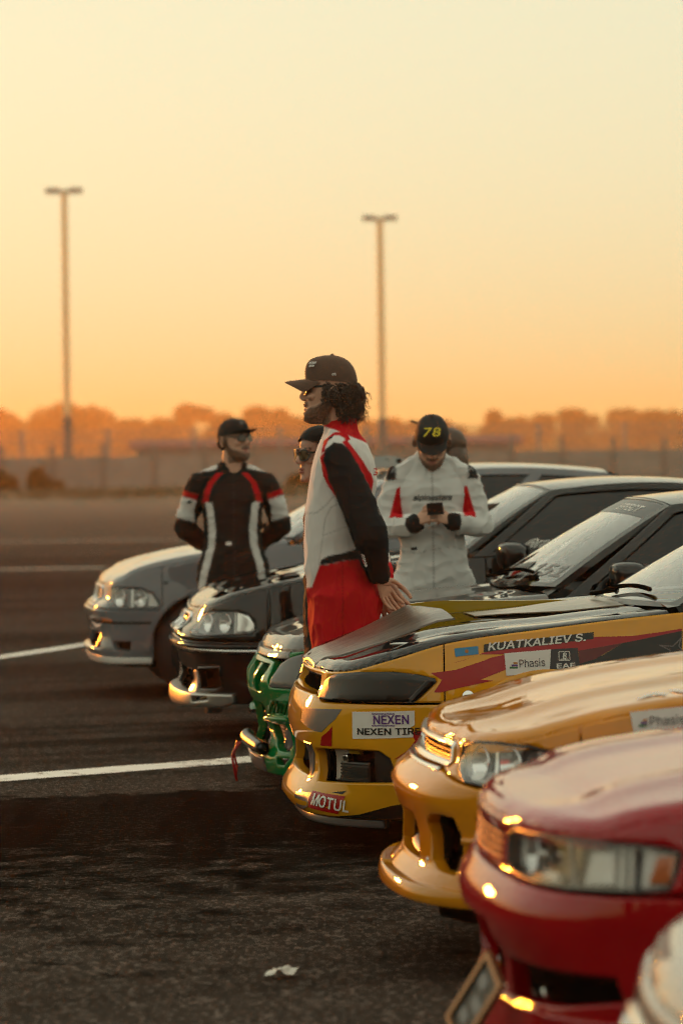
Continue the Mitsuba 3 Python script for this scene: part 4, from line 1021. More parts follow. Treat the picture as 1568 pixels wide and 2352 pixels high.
c.text('lettering', 'KUATKALIEV S.', .0262, 1.256, .7445, 'film_white', 4.7, .28, True, o=.006, stretch=.355 / w_, parent=k)
k = c.decal('sponsor_sticker', Z['phasis'], 'film_white', o=.004, label='white sticker with a small bar emblem on the fender')
w_ = text_width('Phasis', .027); c.text('lettering', 'Phasis', .027, 1.368, .684, 'film_slate', 2.2, stretch=.094 / w_, o=.006, parent=k)
for a0, a1, z, mt in ((1.335, 1.364, .680, 'film_green'), (1.342, 1.364, .688, 'film_purple'), (1.349, 1.364, .696, 'film_orange')):
    obj('bar', patch(c.S, band(a0, a1, z, z + .0065), .0058, 0, (.05, .05), 0), mt, k, smooth=False)
k = c.decal('sponsor_sticker', Z['eae'], 'film_slate', o=.004, label='dark slate sticker with a framed emblem beside the white one')
w_ = text_width('EAE', .0165, True); c.text('lettering', 'EAE', .0165, 1.500, .6775, 'film_white', 2, bold=True, stretch=.070 / w_, o=.006, parent=k)
q = rrect(1.511, .704, 1.552, .737, .004); obj('frame', patch(c.S, q.difference(q.buffer(-.0022)), .006, 0, (.05, .05), 0), 'film_white', k, smooth=False)
obj('emblem', cat([patch(c.S, p, .006, 0, (.05, .05), 0) for p in (sg.Point(1.534, .727).buffer(.006).difference(sg.Point(1.534, .727).buffer(.0025)), band(1.527, 1.531, .711, .730), sg.Point(1.532, .717).buffer(.007).difference(sg.Point(1.532, .717).buffer(.0035)), band(1.517, 1.546, .708, .711))]), 'film_white', k, smooth=False)
c.put('bonnet_pin', move(lathe([(0, .008), (.014, .008), (.020, .004), (.022, 0)], 20), 0, 0, 0), 'chrome', True); kk = [k for k in scene if k.endswith('bonnet_pin')][-1]
p = c.local(np.array(1.185), np.array(.585), .004); scene[kk] = mikit.ply((lambda m: (m.invert(), m)[1])(trimesh.Trimesh(c.world(np.asarray(xf(lathe([(0, .008), (.014, .008), (.020, .004), (.022, 0)], 20), trimesh.transformations.translation_matrix(p) @ trimesh.geometry.align_vectors([0, 0, 1], [0, 1, 0])).vertices)), lathe([(0, .008), (.014, .008), (.020, .004), (.022, 0)], 20).faces)), 'chrome', smooth=True)
c.bonnet('carbon', crown=(.024, .020), fade=(.2, .9, .25), relief=lambda u, v: .007 * np.exp(-((np.abs(v) - .45) / .07) ** 2) * np.clip(u / .4, 0, 1) - .006 * np.exp(-((np.abs(v) - .58) / .05) ** 2) * np.clip(u / .4, 0, 1))
def hood_pt(u, v, o): return c.H(np.array([u]), np.array([v]), np.array([o]))[0]
# raised scoop: a bent sheet climbing from the nose to a curled lip, yellow side wall and mottled tan top behind it
def ramp(u, v, o):
    t = np.clip((u - .10) / .42, 0, 1)
    return c.H(u + 0 * v, v, o + .006 + .050 * t ** 1.9 - .030 * np.clip((v - .12) / .24, 0, 1) ** 2 * t)
def ramp_color(p, n, uv):
    return mix((0.15, 0.115, 0.095), (0.34, 0.27, 0.22), fbm(p.x * 9, p.y * 60, p.z * 30, 3))
paint('scoop_sheet', mikit.proc(ramp_color), .34, .5, metallic=.35)
k = obj('scoop_ramp', patch(ramp, sg.Polygon([(.075, -.36), (.075, .22), (.16, .30), (.32, .36), (.585, .38), (.50, -.42)]), 0, .008, (.04, .05), .002, flip=True), 'scoop_sheet', c.key, smooth=50); tag(k, 'scuffed bare sheet ramp of the bonnet scoop')
M = letters('DRIFT', .05, 0, 0, 0, .25, True, .001, 1.0); M.vertices = ramp(.24 + .0 * M.vertices[:, 0] + M.vertices[:, 1] * 1.0, .20 - M.vertices[:, 0], M.vertices[:, 2] + .002)
def wall(u, t, o):
    h = .055 * (1 - np.clip((u - .52) / .62, 0, 1) ** 1.3)
    return c.H(u, -.40 + o + 0 * u, t * h)
obj('scoop_wall', patch(wall, sg.box(.505, 0, 1.13, 1), 0, .012, (.06, .5), 0), 'paint_scoop', c.key, smooth=50)
def toppan(u, v, o): return c.H(u, v, o + .004 + .016 * np.clip((u - .62) / .4, 0, 1) * np.exp(-(v / .28) ** 4))
paint('mottled_tan', mikit.proc(lambda p, n, uv: mix((0.40, 0.30, 0.20), (0.20, 0.15, 0.11), fbm(p.x * 5, p.y * 14, 3, 3))), .4, .6)  # blotches between tan and brown
obj('scoop_top', patch(toppan, sg.Polygon([(.70, -.32), (.70, .05), (1.0, .30), (1.22, .34), (1.25, -.34)]), 0, .004, (.05, .05), 0, flip=True), 'mottled_tan', c.key, smooth=50)
c.put('bonnet_catch', xf(ellipsoid((.040, .016, .006)), trimesh.transformations.translation_matrix([.36, .60, c.zE(.36) + .026])), 'satin_metal', True)
c.wheels(.30)
c.greenhouse('paint_yellow', 'film_black', base=(.885, .70), zr=1.26, rake=.62, roof_len=1.0, rear=.95)
c.mirror('film_black', (1.68, .80, .97)); c.wipers()

# ---- orange yellow car
c = c5; Z = PZ['c5']
c.inner(.24)
hl = [(.545, .60), (.575, .650), (.669, .668), (.775, .672), (.879, .665), (.947, .650), (.962, .628), (.950, .607), (.859, .574), (.763, .548), (.652, .556)]
op1 = [(-.255, .43), (.255, .44), (.30, .315), (-.30, .315)]
op2 = [(.42, .432), (.47, .455), (.534, .462), (.618, .458), (.651, .401), (.645, .315), (.606, .302), (.505, .306), (.44, .33)]
op3 = [(.712, .461), (.85, .468), (.90, .43), (.89, .32), (.80, .31), (.80, .395), (.742, .402), (.725, .42)]
gr = rrect(-.49, .588, .49, .652, .02)
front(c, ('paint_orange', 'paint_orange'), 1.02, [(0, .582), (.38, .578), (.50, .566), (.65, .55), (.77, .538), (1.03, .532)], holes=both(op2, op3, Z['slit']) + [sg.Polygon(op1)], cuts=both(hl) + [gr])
lamp(c, hl, bowls=[(.70, .61, .044), (.82, .615, .040)], pieces=[(band(.56, .66, .55, .69), 'lamp_grey', -.02), (band(.90, .97, .55, .69), 'lamp_white', -.02), (band(.76, .775, .54, .69), 'reflector', -.012), (band(.655, .76, .55, .585), 'lamp_white', -.02)])
k = c.panel('grille', gr.difference(gr.buffer(-.014)), 'chrome', o=.012, t=.05)
obj('backing', patch(c.S, gr, -.03, 0, (.05, .05), 0), 'void', k)
for z in (.608, .622, .636): obj('slat', patch(c.S, band(-.47, .47, z - .003, z + .003), -.004, .02, (.05, .05), 0), 'matt_black', k, smooth=False)
c.panel('grille_trim', band(-.42, .42, .572, .580), 'chrome', o=.006, t=.01, bevel=.002)
for sgn in (1, -1):
    c.panel('bumper_strut', [(sgn * a, z) for a, z in [(.655, .39), (.80, .395), (.80, .412), (.655, .408)]], 'paint_orange', o=.012, t=.06)
    c.panel('bumper_rivet', sg.Point(sgn * .40, .325).buffer(.007), 'chrome', o=.005, t=.006, bevel=.002)
k = c.panel('splitter', sg.Polygon([(-.80, .268), (.80, .268), (.86, .235), (.80, .222), (-.80, .222), (-.86, .235)]), 'paint_orange', o=.025, t=.06)
c.put('cooler_tube', tube([c.local(np.array(a), np.array(.30), -.06) for a in np.linspace(-.3, .3, 8)], .03, 12), 'core_metal', True)
c.flank('paint_orange', 1.025)
k = c.decal('sponsor_sticker', [(1.154, .752), (1.33, .768), (1.33, .712), (1.164, .695)], 'film_white', o=.003, label='white sticker with a small bar emblem on the orange fender')
w_ = text_width('Phasis', .024); c.text('lettering', 'Phasis', .024, 1.204, .716, 'film_slate', 3, stretch=.095 / w_, o=.005, parent=k)
for a0, z, mt in ((1.176, .713, 'film_green'), (1.182, .7205, 'film_purple'), (1.188, .728, 'film_orange')): obj('bar', patch(c.S, band(a0, 1.20, z, z + .006), .005, 0, (.05, .05), 0), mt, k, smooth=False)
cr = shapely.union_all([sg.Polygon([(.30, .48), (.45, .50), (.44, .52), (.31, .50)])])
c.bonnet('paint_orange', crown=(.018, .008), relief=lambda u, v: .016 * np.exp(-((np.abs(v) - .33) / .09) ** 2) * np.clip(u / .35, 0, 1) + .004 * (meshkit.fbm(np.stack([u * 5, v * 7, u * 0], -1), 2) - .5) - .008 * np.exp(-(((u - .42) / .05) ** 2 + ((v - .62) / .03) ** 2)))
def hood_text(c, txt, h, u, v, m, stretch=1.0, slope=0.0):
    M = letters(txt, h, 0, 0, 0, .2, True, .001, stretch); X, Y = M.vertices[:, 0].copy(), M.vertices[:, 1].copy()
    M.vertices = c.H(u + X, v - Y + slope * X, M.vertices[:, 2] + .003); M.invert()
    return obj('bonnet_lettering', M, m, c.key, smooth=False)
hood_text(c, 'AVTO', .07, .60, .70, 'film_white', 1.3)
hood_text(c, 'S', .07, .90, .70, 'film_red', 1.3)
c.wheels(.31)
c.greenhouse('paint_orange', 'film_black', base=(.93, .70), zr=1.28); c.mirror('film_black', (1.7, .80, .97)); c.wipers()

# ---- red car
c = c6; Z = PZ['c6']
c.inner(.22)
hl = [(.312, .655), (.355, .672), (.55, .678), (.677, .680), (.85, .678), (.905, .674), (.940, .664), (.932, .629), (.915, .588), (.853, .583), (.678, .577), (.536, .577), (.418, .580), (.33, .586)]
gr = [(-.29, .588), (-.29, .668), (.29, .668), (.29, .588)]
intake = [(-.27, .46), (.27, .475), (.30, .42), (.27, .335), (-.27, .335), (-.30, .42)]
mouth = [(.345, .402), (.568, .410), (.80, .416), (.82, .37), (.629, .342), (.430, .328), (.345, .325)]
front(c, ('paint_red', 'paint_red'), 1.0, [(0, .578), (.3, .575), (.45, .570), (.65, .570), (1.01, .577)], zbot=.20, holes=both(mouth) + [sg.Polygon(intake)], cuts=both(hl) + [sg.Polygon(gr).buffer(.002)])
lamp(c, hl, bowls=[(.50, .632, .040)], pieces=[(band(.33, .42, .57, .70), 'lamp_white', -.03), (band(.42, .66, .57, .70), 'reflector', -.044), (Z['split1'], 'lamp_grey', -.006), (Z['box'], 'lamp_white', -.028),
     (band(.79, .80, .58, .68), 'lamp_white', -.03), (band(.815, .825, .58, .68), 'lamp_white', -.03), (Z['white'], 'lamp_white', -.018), (Z['marker'], 'amber', -.008), (band(.46, .60, .578, .60), 'lamp_white', -.02)], depth=.055)
k = c.panel('grille', sg.Polygon(gr).difference(sg.Polygon(gr).buffer(-.008)), 'paint_red', o=.004, t=.05)
obj('backing', patch(c.S, gr, -.035, 0, (.05, .05), 0), 'void', k)
for i in range(5): obj('slat', patch(c.S, band(-.283, .283, .597 + i * .0152, .603 + i * .0152), -.002, .008, (.05, .05), .001), 'sunlit_metal', k, smooth=False)
lipp = sg.Polygon([(-.95, .20)] + [(-.95, .335), (-.63, .326), (-.37, .314), (.37, .314), (.63, .326), (.95, .335), (.95, .20)])
c.panel('lower_lip', lipp, 'paint_red', o=.012, t=.05)
for sgn in (1, -1): c.panel('lip_bolt', sg.Point(sgn * .50, .350).buffer(.011), 'chrome', o=-.02, t=.02)
pl = rot(-36, [1, 0, 0])
# number plate hanging skewed under the nose
plate = thing('number_plate', 'skewed number plate hanging below the red car, sunlight painted into its frame', 'number plate')
PM = np.eye(4); n_ = np.array([-.86, -.42, .26]); n_ /= np.linalg.norm(n_); ax_ = np.array([.50, -.62, -.62]); ax_ -= n_ * (ax_ @ n_); ax_ /= np.linalg.norm(ax_)
PM[:3, 0], PM[:3, 1], PM[:3, 2], PM[:3, 3] = ax_, np.cross(n_, ax_), n_, (.262, 6.93, .315)
def plate_put(name, m, bs): return obj(name, xf(m, PM), bs, plate, smooth=False)
plate_put('backing', box(.09, .17, .006, (0, 0, 0), .002), 'matt_black')
for x in (-.056, .056): plate_put('frame', box(.012, .190, .014, (x * .86, 0, .003), .003), 'sunlit_metal')
for y in (-.089, .089): plate_put('frame', box(.084, .012, .014, (0, y, .003), .003), 'sunlit_metal')
for x, y, w_, h_ in ((-.012, .045, .035, .03), (.01, 0, .042, .03), (-.008, -.045, .036, .026)): plate_put('worn_print', box(w_, h_, .002, (x, y, .004)), 'lamp_grey')
c.flank('paint_red', 1.005)
c.bonnet('paint_red', crown=(.020, .012), relief=lambda u, v: .010 * np.exp(-((np.abs(v) - .40) / .10) ** 2) * np.clip(u / .35, 0, 1))
c.wheels(.31)
c.greenhouse('paint_red', 'paint_red', base=(.95, .70), zr=1.32); c.mirror('paint_red', (1.75, .80, 1.0)); c.wipers()

# ---- pale car in the corner
c = c7
c.inner(.24)
hl = [(.40, .495), (.42, .545), (.62, .566), (.85, .570), (.90, .56), (.90, .515), (.75, .49), (.5, .485)]
gr = rrect(-.32, .50, .32, .545, .02)
ctr = [(-.4, .39), (.4, .39), (.45, .29), (-.45, .29)]
front(c, ('paint_white', 'paint_white'), 1.0, [(0, .488), (.4, .485), (.6, .48), (1.01, .478)], holes=[sg.Polygon(ctr)], cuts=both(hl) + [gr])
lamp(c, hl, bowls=[(.54, .525, .033), (.66, .53, .033)], pieces=[(band(.75, .9, .48, .59), 'lamp_white', -.02)])
k = c.panel('grille', gr.difference(gr.buffer(-.012)), 'chrome', o=.01, t=.05); obj('backing', patch(c.S, gr, -.03, 0, (.05, .05), 0), 'void', k)
c.flank('paint_white', 1.005); c.bonnet('paint_white', crown=(.032, .016)); c.wheels(.31)
c.greenhouse('paint_white', 'paint_white', base=(.93, .70), zr=1.3); c.mirror('paint_white', (1.72, .80, .98)); c.wipers()
# ------------------------------------------------------------------ people
principled('skin', {'type': 'mesh_attribute', 'name': 'vertex_color'}, 0.5, specular=0.35)
principled('cloth', {'type': 'mesh_attribute', 'name': 'vertex_color'}, 0.85, specular=0.15)
principled('cap_brown', mikit.proc(lambda p, n, uv: mi.Color3f(0.095, 0.052, 0.036) * (0.85 + 0.3 * noise(p.x * 300, p.y * 300, p.z * 300))), 0.8, specular=0.25, sheen=0.4)
principled('cap_black', (0.012, 0.012, 0.012), 0.8, specular=0.25, sheen=0.3)
principled('hair_dark', (0.050, 0.024, 0.014), 0.45, specular=0.5)
principled('hair_brown', (0.060, 0.028, 0.014), 0.45, specular=0.5)
principled('hair_black', (0.008, 0.007, 0.007), 0.6, specular=0.15)
principled('frame_black', (0.008, 0.008, 0.008), 0.25, specular=0.5)
principled('shade_lens', (0.020, 0.010, 0.006), 0.08, specular=0.6)
principled('print_white', (0.70, 0.68, 0.66), 0.7)
principled('print_yellow', (0.62, 0.48, 0.02), 0.6)
principled('print_black', (0.012, 0.012, 0.012), 0.7)
principled('print_red', (0.38, 0.010, 0.012), 0.7)
principled('cloth_black', (0.012, 0.012, 0.013), 0.85, specular=0.2)
principled('cloth_jacket', (0.05, 0.04, 0.035), 0.85, specular=0.2)
principled('phone_black', (0.01, 0.01, 0.01), 0.2)
principled('shoe', (0.45, 0.36, 0.33), 0.6)

SPH = trimesh.creation.icosphere(2, 1.0).vertices
def mhull(pts): return m3.Manifold.hull_points(np.asarray(pts, np.float64))
def bone(p, q, rp, rq): return mhull(np.vstack([np.array(p) + SPH * rp, np.array(q) + SPH * rq]))
def ring(c, rx, ry, n=28, e=2.3, tilt=0.0):
    t = np.arange(n) / n * 2 * np.pi; cs, sn = np.cos(t), np.sin(t)
    x = np.sign(cs) * np.abs(cs) ** (2 / e) * rx; y = np.sign(sn) * np.abs(sn) ** (2 / e) * ry
    return np.stack([c[0] + x, c[1] + y, np.full(n, c[2]) + tilt * x], -1)
def loft(rings): return [mhull(np.vstack([a, b])) for a, b in zip(rings[:-1], rings[1:])]
def fuse(parts, res, smooth=12):
    m = m3.Manifold.batch_boolean(parts, m3.OpType.Add)
    m = m.refine_to_length(res).to_mesh()
    t = trimesh.Trimesh(m.vert_properties[:, :3], m.tri_verts, process=True)
    trimesh.smoothing.filter_taubin(t, .5, -.52, smooth)
    return t
def seg_dist(p, a, b):
    a, b = np.array(a, float), np.array(b, float); t = np.clip(((p - a) @ (b - a)) / ((b - a) @ (b - a)), 0, 1)
    return np.linalg.norm(p - (a + t[:, None] * (b - a)), axis=1), t
def sstep(a, b, x):
    t = np.clip((x - a) / (b - a), 0, 1); return t * t * (3 - 2 * t)
def lay(col, mask, c): return col * (1 - mask[:, None]) + np.array(c) * mask[:, None]
def creases(m, amp, scale, seed=0, where=None):
    """Cloth folds: noise pushed along the normals, stretched across the limb."""
    p = m.vertices; n = m.vertex_normals
    f = meshkit.fbm(p * np.array(scale), 3, seed) - .5
    r = 1 - np.abs(2 * meshkit.noise(p * np.array(scale) * 1.7 + 9, seed + 3) - 1)
    d = amp * (f * 1.4 + (r ** 4) * .8)
    if where is not None: d = d * where
    m.vertices = p + n * d[:, None]; return m

def place(m, at, yaw=0, pitch=0, roll=0, scale=1.0):
    """Head and hand frames: +x forward, +y left, +z up; yaw 0 looks to world +x."""
    q = m.copy(); q.apply_scale(scale)
    q.apply_transform(rot(roll, [1, 0, 0])); q.apply_transform(rot(-pitch, [0, 1, 0])); q.apply_transform(rot(yaw, [0, 0, 1]))
    q.apply_translation(at); return q

SKIN, BEARD, LIP = (0.46, 0.25, 0.17), (0.035, 0.020, 0.013), (0.30, 0.10, 0.08)
def head_mesh(beard=1.0, neck=(-.035, 0, -.20), female=False, res=.0055, skin=SKIN):
    R = [(-.118, .074, .030, .020), (-.100, .094, .000, .044), (-.070, .094, -.045, .058), (-.035, .092, -.075, .066), (0, .090, -.092, .072),
         (.03, .089, -.100, .075), (.06, .092, -.102, .076), (.09, .076, -.092, .066), (.116, .036, -.056, .036)]
    if female: R = [(z, xf * .95, xb, hw * (.86 if z < -.05 else .93)) for z, xf, xb, hw in R]
    rings = [ring(((xf + xb) / 2, 0, z), (xf - xb) / 2, hw, e=2.15) for z, xf, xb, hw in R]
    P = loft(rings)
    P.append(mhull([(.088, .010, .022), (.088, -.010, .022), (.098, .005, .020), (.098, -.005, .020), (.122, .007, -.020), (.122, -.007, -.020), (.112, .017, -.034), (.112, -.017, -.034), (.085, .019, -.030), (.085, -.019, -.030), (.088, 0, -.040)]))
    for s_ in (1, -1):
        P.append(mhull(np.array([.083, s_ * .030, .030]) + SPH * [.014, .024, .008]))
        P.append(mhull(np.array([.070, s_ * .040, -.020]) + SPH * [.020, .020, .016]))
    P.append(mhull(np.array([.090, 0, -.057]) + SPH * [.012, .022, .006])); P.append(mhull(np.array([.090, 0, -.070]) + SPH * [.012, .020, .007]))
    P.append(mhull(np.array([.080, 0, -.102]) + SPH * [.016, .020, .014]))
    P.append(bone((-.022, 0, -.07), neck, .056 if not female else .046, .060 if not female else .048))
    m = fuse(P, res, 5)
    ears = []
    for s_ in (1, -1):
        e = ellipsoid((.019, .007, .033), (0, 0, 0), 3); v = e.vertices
        rr = np.hypot(v[:, 0] / .019, v[:, 2] / .033); v[:, 1] += s_ * (.010 * sstep(.5, 1, rr) - .004 * (rr < .55)); v[:, 0] *= 1 - .25 * (v[:, 2] < -.01)
        e.vertices = v; e.apply_transform(rot(s_ * 18, [0, 0, 1])); e.apply_transform(rot(-10, [0, 1, 0])); ears.append(move(e, -.012, s_ * .078, -.006))
    m = cat([m] + ears)
    p = m.vertices; n = m.vertex_normals
    col = np.tile(skin, (len(p), 1)) * (0.92 + .16 * meshkit.fbm(p * 40, 2))[:, None]
    x, y, z = p[:, 0], np.abs(p[:, 1]), p[:, 2]
    col = lay(col, .8 * sstep(.018, .010, np.abs(z + .063)) * sstep(.026, .018, y) * sstep(.088, .094, x), LIP)
    col = lay(col, .9 * sstep(.007, .004, np.abs(z - .034)) * sstep(.050, .044, y) * (y > .012) * (x > .05), BEARD)
    col = lay(col, sstep(.009, .006, np.abs(z - .006)) * sstep(.022, .014, np.abs(y - .032)) * (x > .07), (.25, .20, .18))
    if beard:
        line = np.interp(x, [-.01, .012, .03, .055, .075, .10], [.02, .0, -.038, -.055, -.060, -.078]); jaw = sstep(.004, -.006, z - line) * sstep(-.012, .004, x) * sstep(-.135, -.120, z)
        side = sstep(-.002, .006, x) * sstep(.024, .016, x) * sstep(.03, .02, z) * (y > .05) * (z > -.06)
        mous = sstep(.010, .005, np.abs(z + .048)) * sstep(.034, .026, y) * (x > .07)
        lipc = sstep(.010, .006, np.abs(z + .064)) * sstep(.024, .016, y) * (x > .085)
        b = np.clip(np.maximum(np.maximum(jaw, side), mous) - lipc, 0, 1)
        b = b * beard
        m.vertices = p + n * (b * (.003 + .008 * meshkit.fbm(p * 160, 2)) * sstep(.0, .4, b))[:, None]
        col = lay(col, np.clip(b * 1.1, 0, 1) * (.55 + .45 * meshkit.noise(p * 260)), BEARD)
    return m, col

def cap_mesh(crown=.112, brim=.078, bend=.010, brim_pitch=-8, flat=False):
    """(crown, brim, button) around the head frame."""
    n = 48; V = []; t = np.arange(n) / n * 2 * np.pi
    prof = np.linspace(0, 1, 13)
    for k in prof:
        zz = .030 + crown * math.sin(k * np.pi / 2); sc = max(math.cos(k * np.pi / 2), 0) ** (.74)
        fx = .100 * sc; bx = .110 * sc; hw = .084 * sc
        x = np.where(np.cos(t) > 0, np.cos(t) * fx, np.cos(t) * bx)
        lift = np.where(np.cos(t) > 0, np.cos(t) ** 2, 0) * .014 * math.sin(min(k * 1.3, 1) * np.pi) * (2.2 if flat else 1)
        V.append(np.stack([x + lift * .7, np.sin(t) * hw, np.full(n, zz) + lift * .6 - .012 * (np.cos(t) < 0) * np.cos(t) ** 2 * (1 - k)], -1))
    V = np.vstack(V); F = []
    for i in range(12):
        for j in range(n):
            a, b = i * n + j, i * n + (j + 1) % n; F += [(a, b, b + n), (a, b + n, a + n)]
    c = trimesh.Trimesh(V, F, process=False)
    th = np.linspace(-1.15, 1.15, 25); B = []
    for r in np.linspace(0, 1, 7):
        xx = .098 * np.cos(th) + r * brim * np.cos(th * .80) ** .6; yy = .082 * np.sin(th) * (1 - .06 * r)
        zz = .034 - bend * (np.abs(th) / 1.15) ** 2 * 2.2 * (.3 + .7 * r) + math.tan(math.radians(brim_pitch)) * r * brim - .004 * r * r
        B.append(np.stack([xx, yy, zz], -1))
    B = np.array(B); k = B.shape[1]; up = B.reshape(-1, 3); lo = up - [0, 0, .004]; F = []
    for i in range(6):
        for j in range(k - 1):
            a = i * k + j; F += [(a, a + k, a + k + 1), (a, a + k + 1, a + 1)]
    F = np.array(F); N = len(up); E = [(6 * k + j, 6 * k + j + 1) for j in range(k - 1)]
    side = [(a, a + N, b + N) for a, b in E] + [(a, b + N, b) for a, b in E]
    br = trimesh.Trimesh(np.vstack([up, lo]), np.vstack([F, F[:, ::-1] + N, side]), process=False)
    return c, br, move(ellipsoid((.008, .008, .005)), -.004, 0, .030 + crown + .001)

def glasses(at_x=.098, w=.030, r=.024, round_=True, z0=.006):
    fr, le = [], []
    t = np.linspace(0, 2 * np.pi, 25)
    for s_ in (1, -1):
        yy = s_ * w + r * 1.08 * np.cos(t); zz = z0 + r * (.92 if round_ else .78) * np.sin(t); xx = at_x - 5.0 * (yy ** 2) * .9
        ringp = np.stack([xx, yy, zz], -1); fr.append(tube(ringp, .0024, 6, False))
        c = ringp.mean(0); V = np.vstack([[c + [.003, 0, 0]], ringp[:-1]]); k = len(V) - 1
        le.append(trimesh.Trimesh(V, [(0, 1 + i, 1 + (i + 1) % k) for i in range(k)], process=False))
        fr.append(beam((at_x - .018, s_ * (w + r * 1.05), z0 + .012), (-.012, s_ * .079, z0 + .016), .004, .008))
    fr.append(tube([(at_x, .007, z0 + .008), (at_x + .002, 0, z0 + .011), (at_x, -.007, z0 + .008)], .0026, 6))
    return cat(fr), cat(le)

def hand_mesh(curl=(20, 25, 30, 35), spread=6, thumb=(35, 20), res=.0035, left=True):
    """Wrist at the origin, fingers along +x, palm facing -z, thumb towards +y."""
    P = [mhull(np.vstack([ring((0, 0, 0), .012, .028, 16)[:, [2, 1, 0]] + [-.03, 0, 0], ring((0, 0, 0), .013, .026, 16)[:, [2, 1, 0]]])),
         mhull(np.vstack([ring((0, 0, 0), .013, .026, 16)[:, [2, 1, 0]], np.array([.085, .033, 0]) + SPH * .010, np.array([.092, .010, .002]) + SPH * .011, np.array([.088, -.013, .001]) + SPH * .010, np.array([.078, -.033, -.002]) + SPH * .009])),
         mhull(np.vstack([np.array([.022, .026, -.008]) + SPH * .014, np.array([.050, .030, -.008]) + SPH * .012, np.array([.03, .0, -.006]) + SPH * .011]))]
    base = [(.086, .033, 0), (.093, .011, .002), (.089, -.012, .001), (.079, -.033, -.002)]
    Ls = [(.043, .025, .020), (.047, .029, .022), (.043, .027, .021), (.034, .020, .018)]
    for i, (b, L) in enumerate(zip(base, Ls)):
        a = math.radians(spread * (1.5 - i) * .9); d = 0; p = np.array(b); rr = [.0098, .0090, .0082, .0072] if i < 3 else [.0088, .0080, .0072, .0064]
        for k in range(3):
            d += math.radians(curl[i] * (1.0, 1.1, .8)[k])
            q = p + L[k] * np.array([math.cos(d) * math.cos(a), math.cos(d) * math.sin(a), -math.sin(d)])
            P.append(bone(p, q, rr[k], rr[k + 1])); p = q
    p = np.array([.030, .030, -.008]); a0, dn = math.radians(thumb[0]), math.radians(thumb[1])
    for k, L in enumerate((.040, .032, .026)):
        a = a0 - math.radians(12) * k
        q = p + L * np.array([math.cos(a) * math.cos(dn), math.sin(a), -math.cos(a) * math.sin(dn)])
        P.append(bone(p, q, (.0125, .0105, .0090)[k], (.0105, .0090, .0075)[k])); p = q
    m = fuse(P, res, 5)
    if left: m.vertices[:, 1] *= -1; m.invert()
    return m
def frame(x, up, at):
    """Matrix whose x axis runs along x and whose z axis is as near to up as it can be."""
    x = np.array(x, float); x /= np.linalg.norm(x); z = np.array(up, float); z -= x * (z @ x); z /= np.linalg.norm(z)
    M = np.eye(4); M[:3, 0], M[:3, 1], M[:3, 2], M[:3, 3] = x, np.cross(z, x), z, at; return M
def put_hand(parent, mesh, M, name='hand', skin=SKIN):
    m = xf(mesh, M); c = np.tile(skin, (len(m.vertices), 1)) * (.85 + .3 * meshkit.fbm(m.vertices * 60, 2))[:, None]
    return obj(name, m, 'skin', parent, smooth=True, color=c)
def wrap_text(parent, txt, h, M, m, bold=False, shear=0.0, stretch=1.0, curve=0.0):
    q = letters(txt, h, 0, 0, 0, shear, bold, .0015, stretch); v = q.vertices
    cx = (v[:, 0].max() + v[:, 0].min()) / 2; v[:, 0] -= cx
    if curve: v[:, 2] -= v[:, 0] ** 2 / (2 * curve)
    q.vertices = v; return obj('lettering', xf(q, M), m, parent, smooth=False)

# ---- the man in the brown cap -------------------------------------------------------------------
P1 = thing('person', 'tall bearded man in brown cap, white suit with black sleeves and red trousers, in profile', 'person')
O1 = np.array([0.0, 13.95, 0.0])
def w1(p): return np.asarray(p, float) + O1
sh, el, wr = (-.012, -.175, 1.440), (.112, -.245, 1.140), (.150, -.13, .960)
sh2, el2, wr2 = (-.01, .175, 1.440), (.115, .245, 1.135), (.165, .02, .93)
tor = [ring((-.005, .0, .60), .115, .185), ring((.005, 0, .75), .140, .195), ring((.012, 0, .86), .146, .195), ring((-.022, 0, .98), .132, .180), ring((-.036, 0, 1.06), .118, .168), ring((-.020, 0, 1.18), .132, .178),
       ring((.008, 0, 1.32), .140, .190), ring((.012, 0, 1.42), .126, .200), ring((.010, 0, 1.495), .098, .165), ring((.004, 0, 1.54), .070, .085), ring((-.002, 0, 1.598), .066, .072, tilt=.25)]
Pm = loft(tor)
Pm += [bone(sh, el, .074, .066), bone(el, wr, .070, .040), bone(sh2, el2, .074, .066), bone(el2, wr2, .070, .040)]
Pm += [bone((0, s_ * .07, 1.525), (-.008, s_ * .165, 1.450), .052, .070) for s_ in (-1, 1)]
for s_ in (-1, 1):
    hip, kn, an = (.0, s_ * .095, .86), (-.02, s_ * .115, .48), (.035, s_ * .12, .10)
    Pm += [bone(hip, kn, .118, .088), bone(kn, an, .088, .070)]
suit = fuse(Pm, .0085, 12)
p = suit.vertices.copy()
d1, t1 = seg_dist(p, sh, el); d2, _ = seg_dist(p, el, wr); d1b, t1b = seg_dist(p, sh2, el2); d2b, _ = seg_dist(p, el2, wr2)
near = p[:, 1] < 0
